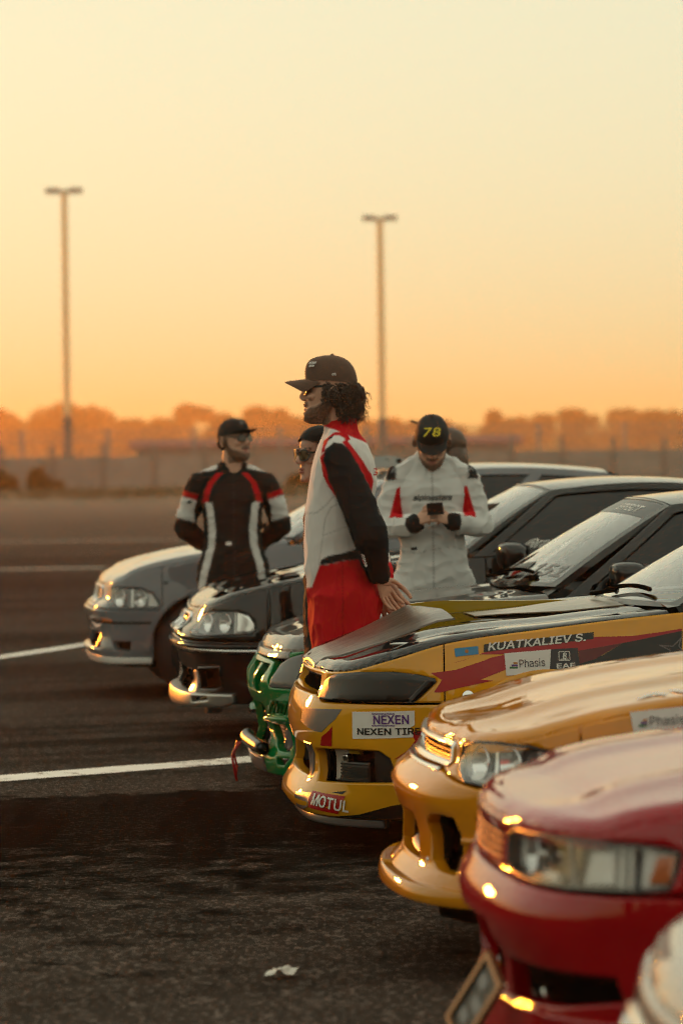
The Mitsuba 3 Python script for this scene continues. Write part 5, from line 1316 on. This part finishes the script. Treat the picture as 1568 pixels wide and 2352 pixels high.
# the sleeve seam: a slanted plane through the shoulder, the arm below and outside it
arm = np.where(near, np.minimum(d1 - (.080 - .018 * t1), d2 - .056), np.minimum(d1b - (.080 - .018 * t1b), d2b - .056))
out = np.abs(p[:, 1]) - (.150 - .10 * np.clip((1.42 - p[:, 2]) / .4, 0, 1))
fold = (arm < .012) & (p[:, 2] < 1.44)
trous = sstep(1.02, .96, p[:, 2])
creases(suit, .013, (12, 12, 5), 1, trous + .35 * (1 - trous) * ~fold)
creases(suit, .0065, (8, 8, 14), 5, np.where(fold & (p[:, 2] > .93), 1.0, .12) * sstep(.02, .2, p[:, 2]))
WHITE, RED, BLK = (.56, .53, .51), (.42, .006, .010), (.012, .012, .013)
col = np.tile(WHITE, (len(p), 1)) * (.96 + .08 * meshkit.fbm(p * 30, 2))[:, None]
def zone(pts, soft=.0035, grow=0.0):
    """How far inside an outline drawn on the side view of the suit, 0 to 1."""
    g = sg.Polygon([((612.5 + .3125 * a - 784) / 557.5, 1.43 - (765.6 + .3125 * b - 1055) / 557.5) for a, b in pts]).buffer(0)
    q = shapely.points(p[:, [0, 2]]); d = shapely.distance(g.boundary, q); return sstep(-soft, soft, np.where(shapely.contains(g, q), d, -d) + grow)
sleeve = [(440, 850), (500, 805), (560, 810), (600, 850), (660, 940), (720, 1060), (775, 1180), (800, 1240), (830, 1330), (900, 1400), (930, 1480), (925, 1650), (920, 1850), (830, 1850), (745, 1830), (680, 1700), (640, 1560), (600, 1440), (550, 1300), (510, 1200), (460, 1050), (425, 930)]
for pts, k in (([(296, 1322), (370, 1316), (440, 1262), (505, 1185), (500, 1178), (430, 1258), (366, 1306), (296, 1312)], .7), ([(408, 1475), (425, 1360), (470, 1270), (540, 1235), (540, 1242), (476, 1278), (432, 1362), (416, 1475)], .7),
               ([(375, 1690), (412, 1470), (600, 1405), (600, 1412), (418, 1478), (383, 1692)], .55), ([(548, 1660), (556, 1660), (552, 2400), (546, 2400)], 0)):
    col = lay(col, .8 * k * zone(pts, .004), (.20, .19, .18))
body = np.abs(p[:, 1]) > .055
red = zone([(300, 1860), (330, 1850), (365, 1740), (385, 1692), (450, 1685), (560, 1660), (680, 1648), (960, 1700), (960, 3600), (120, 3600), (120, 1900), (290, 1880)]); col = lay(col, red, RED)
col = lay(col, .6 * zone([(546, 1660), (555, 1660), (552, 2400), (543, 2400)], .0015) * red, (.16, .003, .004))
col = lay(col, zone([(385, 1690), (400, 1650), (450, 1625), (560, 1605), (660, 1575), (760, 1600), (760, 1650), (560, 1660), (450, 1685)]), BLK)
col = lay(col, zone([(405, 900), (440, 870), (470, 1020), (540, 1140), (545, 1200), (500, 1185), (440, 1090), (412, 1000)]) * body, RED)
col = lay(col, zone([(560, 800), (590, 785), (625, 830), (705, 935), (768, 1040), (780, 1090), (770, 1165), (700, 1080), (640, 950), (590, 850)]) * body, RED)
col = lay(col, zone([(412, 880), (432, 790), (495, 735), (560, 727), (602, 748), (618, 785), (590, 806), (575, 772), (540, 752), (500, 758), (460, 792), (438, 840), (440, 870)]) * body, RED)
col = lay(col, zone(sleeve) * (np.abs(p[:, 1]) > .10), BLK)
col = lay(col, sstep(1.535, 1.543, p[:, 2] + .42 * (p[:, 0] - .0)), RED)
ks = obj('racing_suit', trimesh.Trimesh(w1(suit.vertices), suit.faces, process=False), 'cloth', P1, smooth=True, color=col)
tag(ks, 'white racing suit with black sleeves, red piping and red trousers')
HP = w1((-.040, -.005, 1.706))
m, c_ = head_mesh(neck=(-.055, 0, -.19), res=.0045)
hk = obj('head', place(m, HP, 180, 2, scale=1.05), 'skin', P1, smooth=True, color=c_)
cr, br, bt = cap_mesh(.104, .084, .017, -7)
ck = obj('cap', place(cr, HP + [0, 0, .016], 180, 3, scale=1.02), 'cap_brown', P1, smooth=True)
obj('brim', place(br, HP + [0, 0, .016], 180, 3, scale=1.02), 'cap_brown', ck, smooth=40); obj('button', place(bt, HP + [0, 0, .016], 180, 3, scale=1.02), 'cap_brown', ck, smooth=True)
obj('strap', place(tube([(-.104 - .0 * t, .05 * math.cos(t), .028 + .004 * math.sin(t)) for t in np.linspace(0, np.pi, 9)], .006, 6), HP, 180, 3), 'cap_brown', ck, smooth=True)
fr, le = glasses(.104, .032, .023, True, .008)
gk = obj('sunglasses', place(fr, HP, 180, 2, scale=1.05), 'frame_black', P1, smooth=40); obj('lens', place(le, HP, 180, 2, scale=1.05), 'shade_lens', gk, smooth=True)
def cap_print(parent, txt, h, at, ang, elev, m, bold=True, stretch=1.0, tilt=0, shear=0):
    """Small lettering on the crown: at = point in the head frame, ang = direction it faces in plan."""
    nrm = np.array([math.cos(ang) * math.cos(elev), math.sin(ang) * math.cos(elev), math.sin(elev)])
    xx = np.array([-math.sin(ang), math.cos(ang), 0]); M = np.eye(4); M[:3, 0] = xx; M[:3, 1] = np.cross(nrm, xx); M[:3, 2] = nrm; M[:3, 3] = at
    return wrap_text(parent, txt, h, rot(tilt, nrm, at) @ M, m, bold, shear, stretch, .12)
def to_head(H, yaw, pitch, p): 
    q = trimesh.Trimesh([p, p, p], [[0, 1, 2]], process=False); return place(q, H, yaw, pitch).vertices[0]
def surf(cr, ang, z):
    """Point on the cap crown in direction ang at height z (head frame)."""
    v = cr.vertices; a = np.arctan2(v[:, 1], v[:, 0]); sc = np.abs((a - ang + np.pi) % (2 * np.pi) - np.pi) * .1 + np.abs(v[:, 2] - z)
    i = np.argsort(sc)[:4]; return v[i].mean(0)
for txt, h, z in (('DESTROY', .0085, .095), ('AGAIN', .0085, .080)):
    q = surf(cr, .62, z); pt = to_head(HP + [0, 0, .016], 180, 3, 1.05 * q * [1.02, 1.05, 1.0]); cap_print(ck, txt, h, pt, math.pi + .72, .30, 'print_white', True, .8, 0)
q = surf(cr, 1.75, .050); cap_print(ck, 'GS', .009, to_head(HP + [0, 0, .016], 180, 3, 1.05 * q * [1, 1.05, 1]), math.pi + 1.62, .12, 'print_white')
g = np.random.default_rng(11); curls = []
for i in range(900):
    ang = g.uniform(1.25, 2 * np.pi - 1.25); zz = g.uniform(-.085, .036); rx, ry = .104, .080
    low = np.clip((zz + .085) / .12, 0, 1)
    if zz < -.02 and abs(ang - np.pi) > 1.35: continue
    base = np.array([math.cos(ang) * rx - .006, math.sin(ang) * ry, zz]) * [1 - .22 * (1 - low), 1 - .16 * (1 - low), 1]
    outv = np.array([math.cos(ang), math.sin(ang), -.25]); outv /= np.linalg.norm(outv)
    L = g.uniform(.03, .055) * (1.0 if g.random() < .8 else 1.7); tt = np.linspace(0, 1, 14); tw = g.uniform(9, 20); ph = g.uniform(0, 6.28); rr = g.uniform(.004, .009)
    a1 = np.cross(outv, [0, 0, 1]); a1 /= np.linalg.norm(a1); a2 = np.cross(a1, outv)
    drop = np.array([0, 0, -.030]) * (tt[:, None] ** 1.5)
    curls.append(tube(base + outv * (L * .75 * tt[:, None]) + drop + a1 * (rr * np.cos(tw * tt + ph))[:, None] + a2 * (rr * np.sin(tw * tt + ph))[:, None], np.linspace(.0026, .0010, 14), 4))
core = [mhull(np.array([-.030, 0, -.015]) + SPH * [.084, .081, .062]), mhull(np.array([-.070, 0, -.045]) + SPH * [.052, .062, .050])]
hm = fuse(core, .008, 4); hm.vertices += hm.vertex_normals * (.010 * (meshkit.fbm(hm.vertices * 55, 3) - .3))[:, None]
hm = hm.slice_plane([.018, 0, 0], [-1, 0, 0])
obj('hair', place(cat([hm] + curls), HP, 180, 2, scale=1.05), 'hair_dark', P1, smooth=True)
# hands behind the back: the near hand lies open, palm turned to the back
L1 = hand_mesh(curl=(14, 12, 14, 18), spread=5, thumb=(46, 4), res=.0034)
M = frame((.32, .45, -.84), (-.38, .75, -.42), w1((.152, -.125, .945)))
L1.apply_scale(.92); put_hand(P1, L1, M); R1 = hand_mesh(curl=(30, 32, 34, 36), thumb=(30, 20), left=False, res=.005)
put_hand(P1, R1, frame((.25, -.55, -.75), (-.5, -.6, .3), w1((.178, .035, .93))))
for s_ in (-1, 1):
    sh_ = trimesh.convex.convex_hull(np.vstack([np.array([.06, s_ * .12, .06]) + SPH * [.045, .04, .05], np.array([-.14, s_ * .13, .04]) + SPH * [.06, .045, .035], np.array([.06, s_ * .12, .02]) + SPH * [.05, .04, .02]]))
    sh_.vertices[:, 2] = np.maximum(sh_.vertices[:, 2], .012); k = obj('shoe', trimesh.Trimesh(w1(sh_.vertices), sh_.faces), 'shoe', P1, smooth=60)
    so = hull(np.vstack([ring((-.03, s_ * .125, z), .165, .052) for z in (.001, .022)])); obj('sole', trimesh.Trimesh(w1(so.vertices), so.faces), 'print_white', k, smooth=30)
# small maker's marks and sleeve lettering, printed
def flat_mark(parent, poly, M, m): 
    v, f = tri2d(poly); q = trimesh.Trimesh(np.c_[v, np.zeros(len(v))], f, process=False); return obj('emblem', xf(q, M), m, parent, smooth=False)
def stick(mesh_world_v, x, z, side=-1):
    """Outermost point of the suit seen from the camera side at (x, z)."""
    v = mesh_world_v; k = np.argsort((v[:, 0] - x) ** 2 + (v[:, 2] - z) ** 2)[:60]; return v[k][np.argmin(v[k][:, 1])] - [0, .003, 0]
SV = w1(suit.vertices); SN = suit.vertex_normals
def on_suit(x, z, SVv=None, SNn=None):
    v = SV if SVv is None else SVv; n = SN if SNn is None else SNn
    k = np.argsort((v[:, 0] - x) ** 2 + (v[:, 2] - z) ** 2)[:40]; j = k[np.argmin(v[k][:, 1])]
    nn = n[j] if n[j][1] < 0 else np.array([0, -1, 0]); return v[j] + nn * .003, nn
pt, nn = on_suit(-.045, 1.520); M = frame((1, 0, .35), nn, pt)
flat_mark(ks, sg.Polygon([(-.030, -.022), (-.006, -.002), (-.010, .008), (.002, .004), (.034, .016), (.006, -.002), (.006, -.010), (-.004, -.006)]), M, 'print_black')
pt, nn = on_suit(.083, 1.03); wrap_text(ks, 'RACING', .016, frame((.28, 0, -1), nn, pt), 'print_white', True, 0, .9)
pt, nn = on_suit(.139, 1.36); wrap_text(ks, 'G', .030, frame((1, 0, 0), nn, pt), 'print_red', True)

# ---- the woman behind him ---------------------------------------------------------------------------
P2 = thing('person', 'dark haired woman in round sunglasses half hidden behind the man in the brown cap', 'person')
O2 = np.array([-.02, 14.22, 0])
def w2(p): return np.asarray(p, float) + O2
Pm = loft([ring((-.055, 0, .10), .07, .12), ring((-.055, 0, .55), .085, .14), ring((-.03, 0, .82), .115, .165), ring((-.05, 0, 1.0), .085, .125), ring((-.04, 0, 1.16), .10, .145), ring((-.045, 0, 1.25), .08, .16), ring((-.055, 0, 1.30), .045, .055)])
Pm += [bone((-.03, -.15, 1.22), (.10, -.19, .98), .048, .038), bone((.10, -.19, .98), (.185, -.15, .86), .038, .028), bone((-.03, .15, 1.22), (-.06, .20, .95), .048, .038), bone((-.06, .20, .95), (-.05, .16, .75), .038, .028)]
b2 = fuse(Pm, .016, 8); creases(b2, .008, (10, 10, 14), 4)
obj('clothes', trimesh.Trimesh(w2(b2.vertices), b2.faces), 'cloth_black', P2, smooth=True)
HP2 = w2((-.072, -.04, 1.445))
m, c_ = head_mesh(beard=0, neck=(-.03, 0, -.17), female=True, res=.005, skin=(.42, .24, .18))
obj('head', place(m, HP2, 212, 0, scale=.93), 'skin', P2, smooth=True, color=c_)
hr = fuse([mhull(np.array([-.010, 0, .040]) + SPH * [.112, .090, .098]), mhull(np.array([-.060, 0, -.03]) + SPH * [.055, .082, .085]), mhull(np.array([-.08, 0, -.12]) + SPH * [.04, .070, .09])], .006, 4)
hr.vertices += hr.vertex_normals * (.004 * (meshkit.noise(hr.vertices * [30, 140, 30]) - .5))[:, None]
keep = hr.triangles_center; kf = ~((keep[:, 0] > .030 - .25 * np.clip(keep[:, 2], -.1, .02)) & (keep[:, 2] < .078 - 4.0 * keep[:, 1] ** 2)); hr.update_faces(kf)
obj('hair', place(hr, HP2, 212, 0, scale=.94), 'hair_black', P2, smooth=True)
fr, le = glasses(.102, .033, .026, True, .004)
gk = obj('sunglasses', place(fr, HP2, 212, 0, scale=.97), 'frame_black', P2, smooth=40); obj('lens', place(le, HP2, 212, 0, scale=.97), 'shade_lens', gk, smooth=True)
k = obj('temple_tag', place(box(.055, .004, .014, (.040, .082, .004), .001), HP2, 212, 14), 'frame_black', P2, smooth=False)
put_hand(P2, hand_mesh(curl=(16, 18, 20, 24), thumb=(30, 15), res=.005), frame((.62, -.1, -.62), (.3, -.9, .3), w2((.185, -.15, .862))), skin=(.42, .24, .18))

# ---- the man in black ----------------------------------------------------------------------------------
P3 = thing('person', 'man in black racing suit with red and white panels, standing by the grey car', 'person')
O3 = np.array([-.62, 19.4, 0])
def w3(p): return np.asarray(p, float) + O3
sh, el, wr = (-.195, .005, 1.295), (-.285, .06, 1.05), (-.14, .17, .93)
shr, elr, wrr = (.195, .005, 1.295), (.275, .06, 1.055), (.12, .17, .93)
Pm = loft([ring((0, 0, .70), .195, .13), ring((0, 0, .84), .185, .135), ring((0, -.01, 1.0), .158, .112), ring((0, -.01, 1.12), .165, .12), ring((0, 0, 1.24), .185, .122), ring((0, .01, 1.30), .170, .10), ring((0, .015, 1.375), .085, .075), ring((0, .012, 1.425), .066, .064)])
Pm += [bone((s_ * .05, .012, 1.365), (s_ * .185, .005, 1.300), .052, .066) for s_ in (-1, 1)]
Pm += [bone(sh, el, .068, .058), bone(el, wr, .060, .045), bone(shr, elr, .068, .058), bone(elr, wrr, .060, .045)]
for s_ in (-1, 1): Pm += [bone((s_ * .095, 0, .80), (s_ * .12, -.01, .45), .115, .085), bone((s_ * .12, -.01, .45), (s_ * .125, .02, .08), .085, .068)]
s3 = fuse(Pm, .011, 10); p = s3.vertices.copy(); creases(s3, .010, (9, 9, 15), 7)
col = np.tile((.010, .011, .011), (len(p), 1)); ax = np.abs(p[:, 0])
da, ta = seg_dist(np.c_[ax, p[:, 1:]], shr, elr); onarm = (da < .082) & (ax > .165 + .10 * np.clip((1.33 - p[:, 2]) / .3, -.2, .55))
W3 = (.55, .53, .51)
col = lay(col, sstep(.003, -.003, np.abs(p[:, 2] - 1.155 - .25 * (ax - .24)) - .065) * onarm, W3)
col = lay(col, sstep(.003, -.003, np.abs(p[:, 2] - 1.237 - .35 * (ax - .24)) - .018) * onarm, RED)
front_ = sstep(.02, -.01, p[:, 1])
curve = .135 - .020 * np.cos((p[:, 2] - 1.02) * 9) + .10 * np.clip(.98 - p[:, 2], 0, .4) - .02 * np.clip(p[:, 2] - 1.1, 0, .2)
col = lay(col, sstep(.003, -.003, np.abs(ax - curve) - .020) * front_ * (p[:, 2] < 1.195) * ~onarm, W3)
c2_ = np.where(p[:, 2] > 1.30, .125 - (p[:, 2] - 1.30) * .9, .125 + (1.30 - p[:, 2]) * .28)
col = lay(col, sstep(.003, -.003, np.abs(ax - c2_) - np.where(p[:, 2] > 1.30, .020, .016)) * front_ * (p[:, 2] > 1.195) * (p[:, 2] < 1.362), RED)
col = lay(col, sstep(.004, -.004, np.abs(p[:, 2] - (1.392 - .16 * (ax - .10))) - .011) * (ax > .085) * (ax < .21) * sstep(.03, 0, p[:, 1]), W3)
col = lay(col, .7 * sstep(.003, .0015, np.abs(p[:, 0] - .01)) * front_ * (p[:, 2] < 1.35), (.03, .03, .03))
ks = obj('racing_suit', trimesh.Trimesh(w3(s3.vertices), s3.faces, process=False), 'cloth', P3, smooth=True, color=col)
HP3 = w3((.012, -.015, 1.545))
m, c_ = head_mesh(neck=(-.02, 0, -.18), res=.006)
obj('head', place(m, HP3, -42, 4, scale=.98), 'skin', P3, smooth=True, color=c_)
cr, br, bt = cap_mesh(.100, .075, .002, 16)
ck = obj('cap', place(cr, HP3, -42, 6, scale=.98), 'cap_black', P3, smooth=True); obj('brim', place(br, HP3, -42, 6, scale=.98), 'cap_black', ck, smooth=40); obj('button', place(bt, HP3, -42, 6), 'cap_black', ck, smooth=True)
q = surf(cr, -.25, .085); cap_print(ck, 'A', .022, to_head(HP3, -42, 6, q * 1.02), math.radians(-55), .4, 'lamp_grey')
hm = fuse([mhull(np.array([-.030, 0, -.005]) + SPH * [.080, .079, .060])], .01, 3).slice_plane([.005, 0, 0], [-1, 0, 0]); obj('hair', place(hm, HP3, -42, 4), 'hair_black', P3, smooth=True)
fr, le = glasses(.102, .032, .023); gk = obj('sunglasses', place(fr, HP3, -42, 4), 'frame_black', P3, smooth=40); obj('lens', place(le, HP3, -42, 4), 'shade_lens', gk, smooth=True)
for M_, lf in ((frame((.8, .1, -.5), (0, 1, .2), w3((-.13, .17, .93))), True), (frame((-.8, .1, -.5), (0, 1, .2), w3((.11, .19, .93))), False)): put_hand(P3, hand_mesh(res=.008, left=lf), M_)
V3, N3 = w3(s3.vertices), s3.vertex_normals
def label_box(parent, V, N, x, z, w, h, m): 
    pt, nn = on_suit(x, z, V, N); return obj('badge', xf(box(w, h, .002), frame((1, 0, 0), nn, pt)), m, parent, smooth=False)
label_box(ks, V3, N3, -.66, .975, .030, .020, 'print_white'); label_box(ks, V3, N3, -.875, 1.20, .026, .016, 'print_black')
for s_ in (-1, 1): obj('shoe', trimesh.Trimesh(w3(hull(np.vstack([ring((s_ * .125, -.05, z), .048, .14) for z in (.002, .06)])).vertices), hull(np.vstack([ring((s_ * .125, -.05, z), .048, .14) for z in (.002, .06)])).faces), 'cloth_black', P3, smooth=40)

# ---- the man in the pale suit looking at his phone ---------------------------------------------------------
P4 = thing('person', 'man in pale racing suit and black cap, head bowed over his phone', 'person')
O4 = np.array([.44, 16.5, 0])
def w4(p): return np.asarray(p, float) + O4
sh, el, wr = (-.160, .005, 1.330), (-.236, -.02, 1.10), (-.088, -.225, 1.118)
shr, elr, wrr = (.160, .005, 1.330), (.232, -.02, 1.10), (.088, -.225, 1.122)
Pm = loft([ring((0, 0, .62), .185, .13), ring((0, 0, .80), .182, .14), ring((0, 0, .93), .168, .13), ring((0, 0, 1.02), .152, .118), ring((0, 0, 1.15), .165, .125), ring((0, 0, 1.28), .168, .122), ring((0, .01, 1.345), .145, .100), ring((0, .01, 1.425), .085, .075), ring((0, -.002, 1.470), .066, .062)])
Pm += [bone((s_ * .045, .01, 1.405), (s_ * .150, .005, 1.335), .052, .062) for s_ in (-1, 1)]
Pm += [bone(sh, el, .066, .062), bone(el, wr, .062, .042), bone(shr, elr, .066, .062), bone(elr, wrr, .062, .042)]
for s_ in (-1, 1): Pm += [bone((s_ * .095, 0, .80), (s_ * .11, -.01, .45), .115, .085), bone((s_ * .11, -.01, .45), (s_ * .115, .02, .08), .085, .068)]
s4 = fuse(Pm, .011, 10); p = s4.vertices.copy(); creases(s4, .013, (8, 8, 13), 9)
W4 = (.50, .49, .475); col = np.tile(W4, (len(p), 1)) * (.94 + .12 * meshkit.fbm(p * 20, 2))[:, None]; ax = np.abs(p[:, 0])
da, ta = seg_dist(np.c_[ax, p[:, 1:]], shr, elr); front_ = sstep(.03, .0, p[:, 1])
col = lay(col, sstep(.004, -.004, np.abs(ax - (.165 + .16 * (1.27 - p[:, 2]) * .6)) - (.006 + .026 * np.clip((1.30 - p[:, 2]) / .15, 0, 1))) * front_ * (p[:, 2] < 1.29) * (p[:, 2] > 1.145) * (ax < .235), RED)
k_ = sstep(.004, -.004, np.abs(ax - .195) - .022) * (p[:, 2] > 1.325) * (p[:, 2] < 1.44) * sstep(.07, .03, p[:, 1]); col = lay(col, k_, BLK)
dw, _ = seg_dist(np.c_[ax, p[:, 1:]], wrr, wrr + (np.array(wrr) - elr) * .001); col = lay(col, sstep(.047, .043, dw) * (p[:, 1] < -.20), BLK)
col = lay(col, .55 * sstep(.0035, .0015, np.abs(p[:, 0] - .0)) * front_ * (p[:, 2] < 1.44), (.16, .155, .15))
col = lay(col, .45 * sstep(.004, .002, np.abs(p[:, 2] - .985 - .012 * np.sin(p[:, 0] * 20))) * front_, (.16, .155, .15))
col = lay(col, .4 * sstep(.004, .002, np.abs(p[:, 2] - 1.425)) * front_, (.16, .155, .15))
ks = obj('racing_suit', trimesh.Trimesh(w4(s4.vertices), s4.faces, process=False), 'cloth', P4, smooth=True, color=col)
HP4 = w4((.002, -.070, 1.512)); YW, PT = -91, -33
m, c_ = head_mesh(neck=(-.085, 0, -.13), res=.006)
obj('head', place(m, HP4, YW, PT, scale=.97), 'skin', P4, smooth=True, color=c_)
cr, br, bt = cap_mesh(.104, .078, .002, -6, True)
ck = obj('cap', place(cr, HP4, YW, PT + 4, scale=.98), 'cap_black', P4, smooth=True); obj('brim', place(br, HP4, YW, PT + 4, scale=.98), 'cap_black', ck, smooth=40); obj('button', place(bt, HP4, YW, PT + 4), 'cap_black', ck, smooth=True)
q = surf(cr, 0.0, .085); cap_print(ck, '78', .040, to_head(HP4, YW, PT + 4, q) + [0, -.006, 0], math.radians(-90), .16, 'print_yellow', True, 1.3, 0, .22)
obj('strap_end', place(cat([beam((-.08, -.06, .05), (-.10, -.10, .055), .012, .006)]), HP4, YW, PT), 'cap_black', ck, smooth=False)
for s_, lf in ((-1, True), (1, False)):
    put_hand(P4, hand_mesh(curl=(38, 42, 46, 50), thumb=(28, 30), res=.006, left=not lf), frame((-s_ * .62, -.42, .36), (-s_ * .25, -.80, .55), w4((s_ * .082, -.235, 1.128))))
ph = thing('phone', 'black phone held by the man in the pale suit', 'phone')
M = frame((1, 0, .05), (0, -.42, .90), w4((.006, -.300, 1.188)))
obj('body', xf(box(.078, .110, .010, bevel=.003), M), 'phone_black', ph, smooth=False); obj('screen', xf(box(.072, .104, .001, (0, 0, .0056)), M), 'tint_glass', ph, smooth=False)
V4, N4 = w4(s4.vertices), s4.vertex_normals
pt, nn = on_suit(.44, 1.250, V4, N4); wrap_text(ks, 'alpinestars', .026, frame((1, 0, .0), (0, -1, .05), pt - [0, .004, 0]), 'print_black', True, .15, 1.02, .35)
label_box(ks, V4, N4, .33, .995, .03, .014, 'print_black')
for s_ in (-1, 1):
    pt, nn = on_suit(.44 + s_ * .195, 1.380, V4, N4); flat_mark(ks, sg.Polygon([(-.014, -.014), (0, .018), (.014, -.014), (.006, -.010), (0, .004), (-.006, -.010)]), frame((1, 0, 0), nn, pt + nn * .002), 'lamp_grey')
    b = hull(np.vstack([ring((s_ * .115, -.05, z), .048, .14) for z in (.002, .06)])); obj('shoe', trimesh.Trimesh(w4(b.vertices), b.faces), 'shoe', P4, smooth=40)

# ---- the woman behind him --------------------------------------------------------------------------------------
P5 = thing('person', 'person with long brown hair, mostly hidden behind the man with the phone', 'person')
O5 = np.array([.60, 18.95, 0])
def w5(p): return np.asarray(p, float) + O5
b5 = fuse(loft([ring((0, 0, .08), .10, .09), ring((0, 0, .5), .13, .10), ring((0, 0, .82), .155, .12), ring((0, 0, 1.0), .12, .10), ring((0, 0, 1.2), .155, .11), ring((0, 0, 1.28), .14, .08), ring((0, 0, 1.34), .05, .05)]) +
          [bone((s_ * .15, 0, 1.24), (s_ * .19, .02, .98), .05, .042) for s_ in (-1, 1)] + [bone((s_ * .19, .02, .98), (s_ * .14, -.10, .86), .042, .032) for s_ in (-1, 1)], .02, 8)
obj('jacket', trimesh.Trimesh(w5(b5.vertices), b5.faces), 'cloth_jacket', P5, smooth=True)
m, c_ = head_mesh(beard=0, neck=(-.03, 0, -.17), female=True, res=.009)
HP5 = w5((-.005, 0, 1.475)); obj('head', place(m, HP5, 150, -5, scale=.93), 'skin', P5, smooth=True, color=c_)
hr = fuse([mhull(np.array([-.02, 0, .035]) + SPH * [.100, .088, .092]), mhull(np.array([-.065, 0, -.06]) + SPH * [.055, .085, .11]), mhull(np.array([-.075, 0, -.18]) + SPH * [.045, .095, .13])], .008, 4)
hr.vertices += hr.vertex_normals * (.006 * (meshkit.noise(hr.vertices * [60, 160, 14]) - .5))[:, None]
keep = hr.triangles_center; hr.update_faces(~((keep[:, 0] > .04) & (keep[:, 2] < .065)))
obj('hair', place(hr, HP5, 150, -5, scale=.97), 'hair_brown', P5, smooth=True)
for s_, lf in ((-1, True), (1, False)): put_hand(P5, hand_mesh(res=.009, left=lf), frame((-s_ * .5, -.6, -.3), (0, .3, 1), w5((s_ * .14, -.10, .86))))
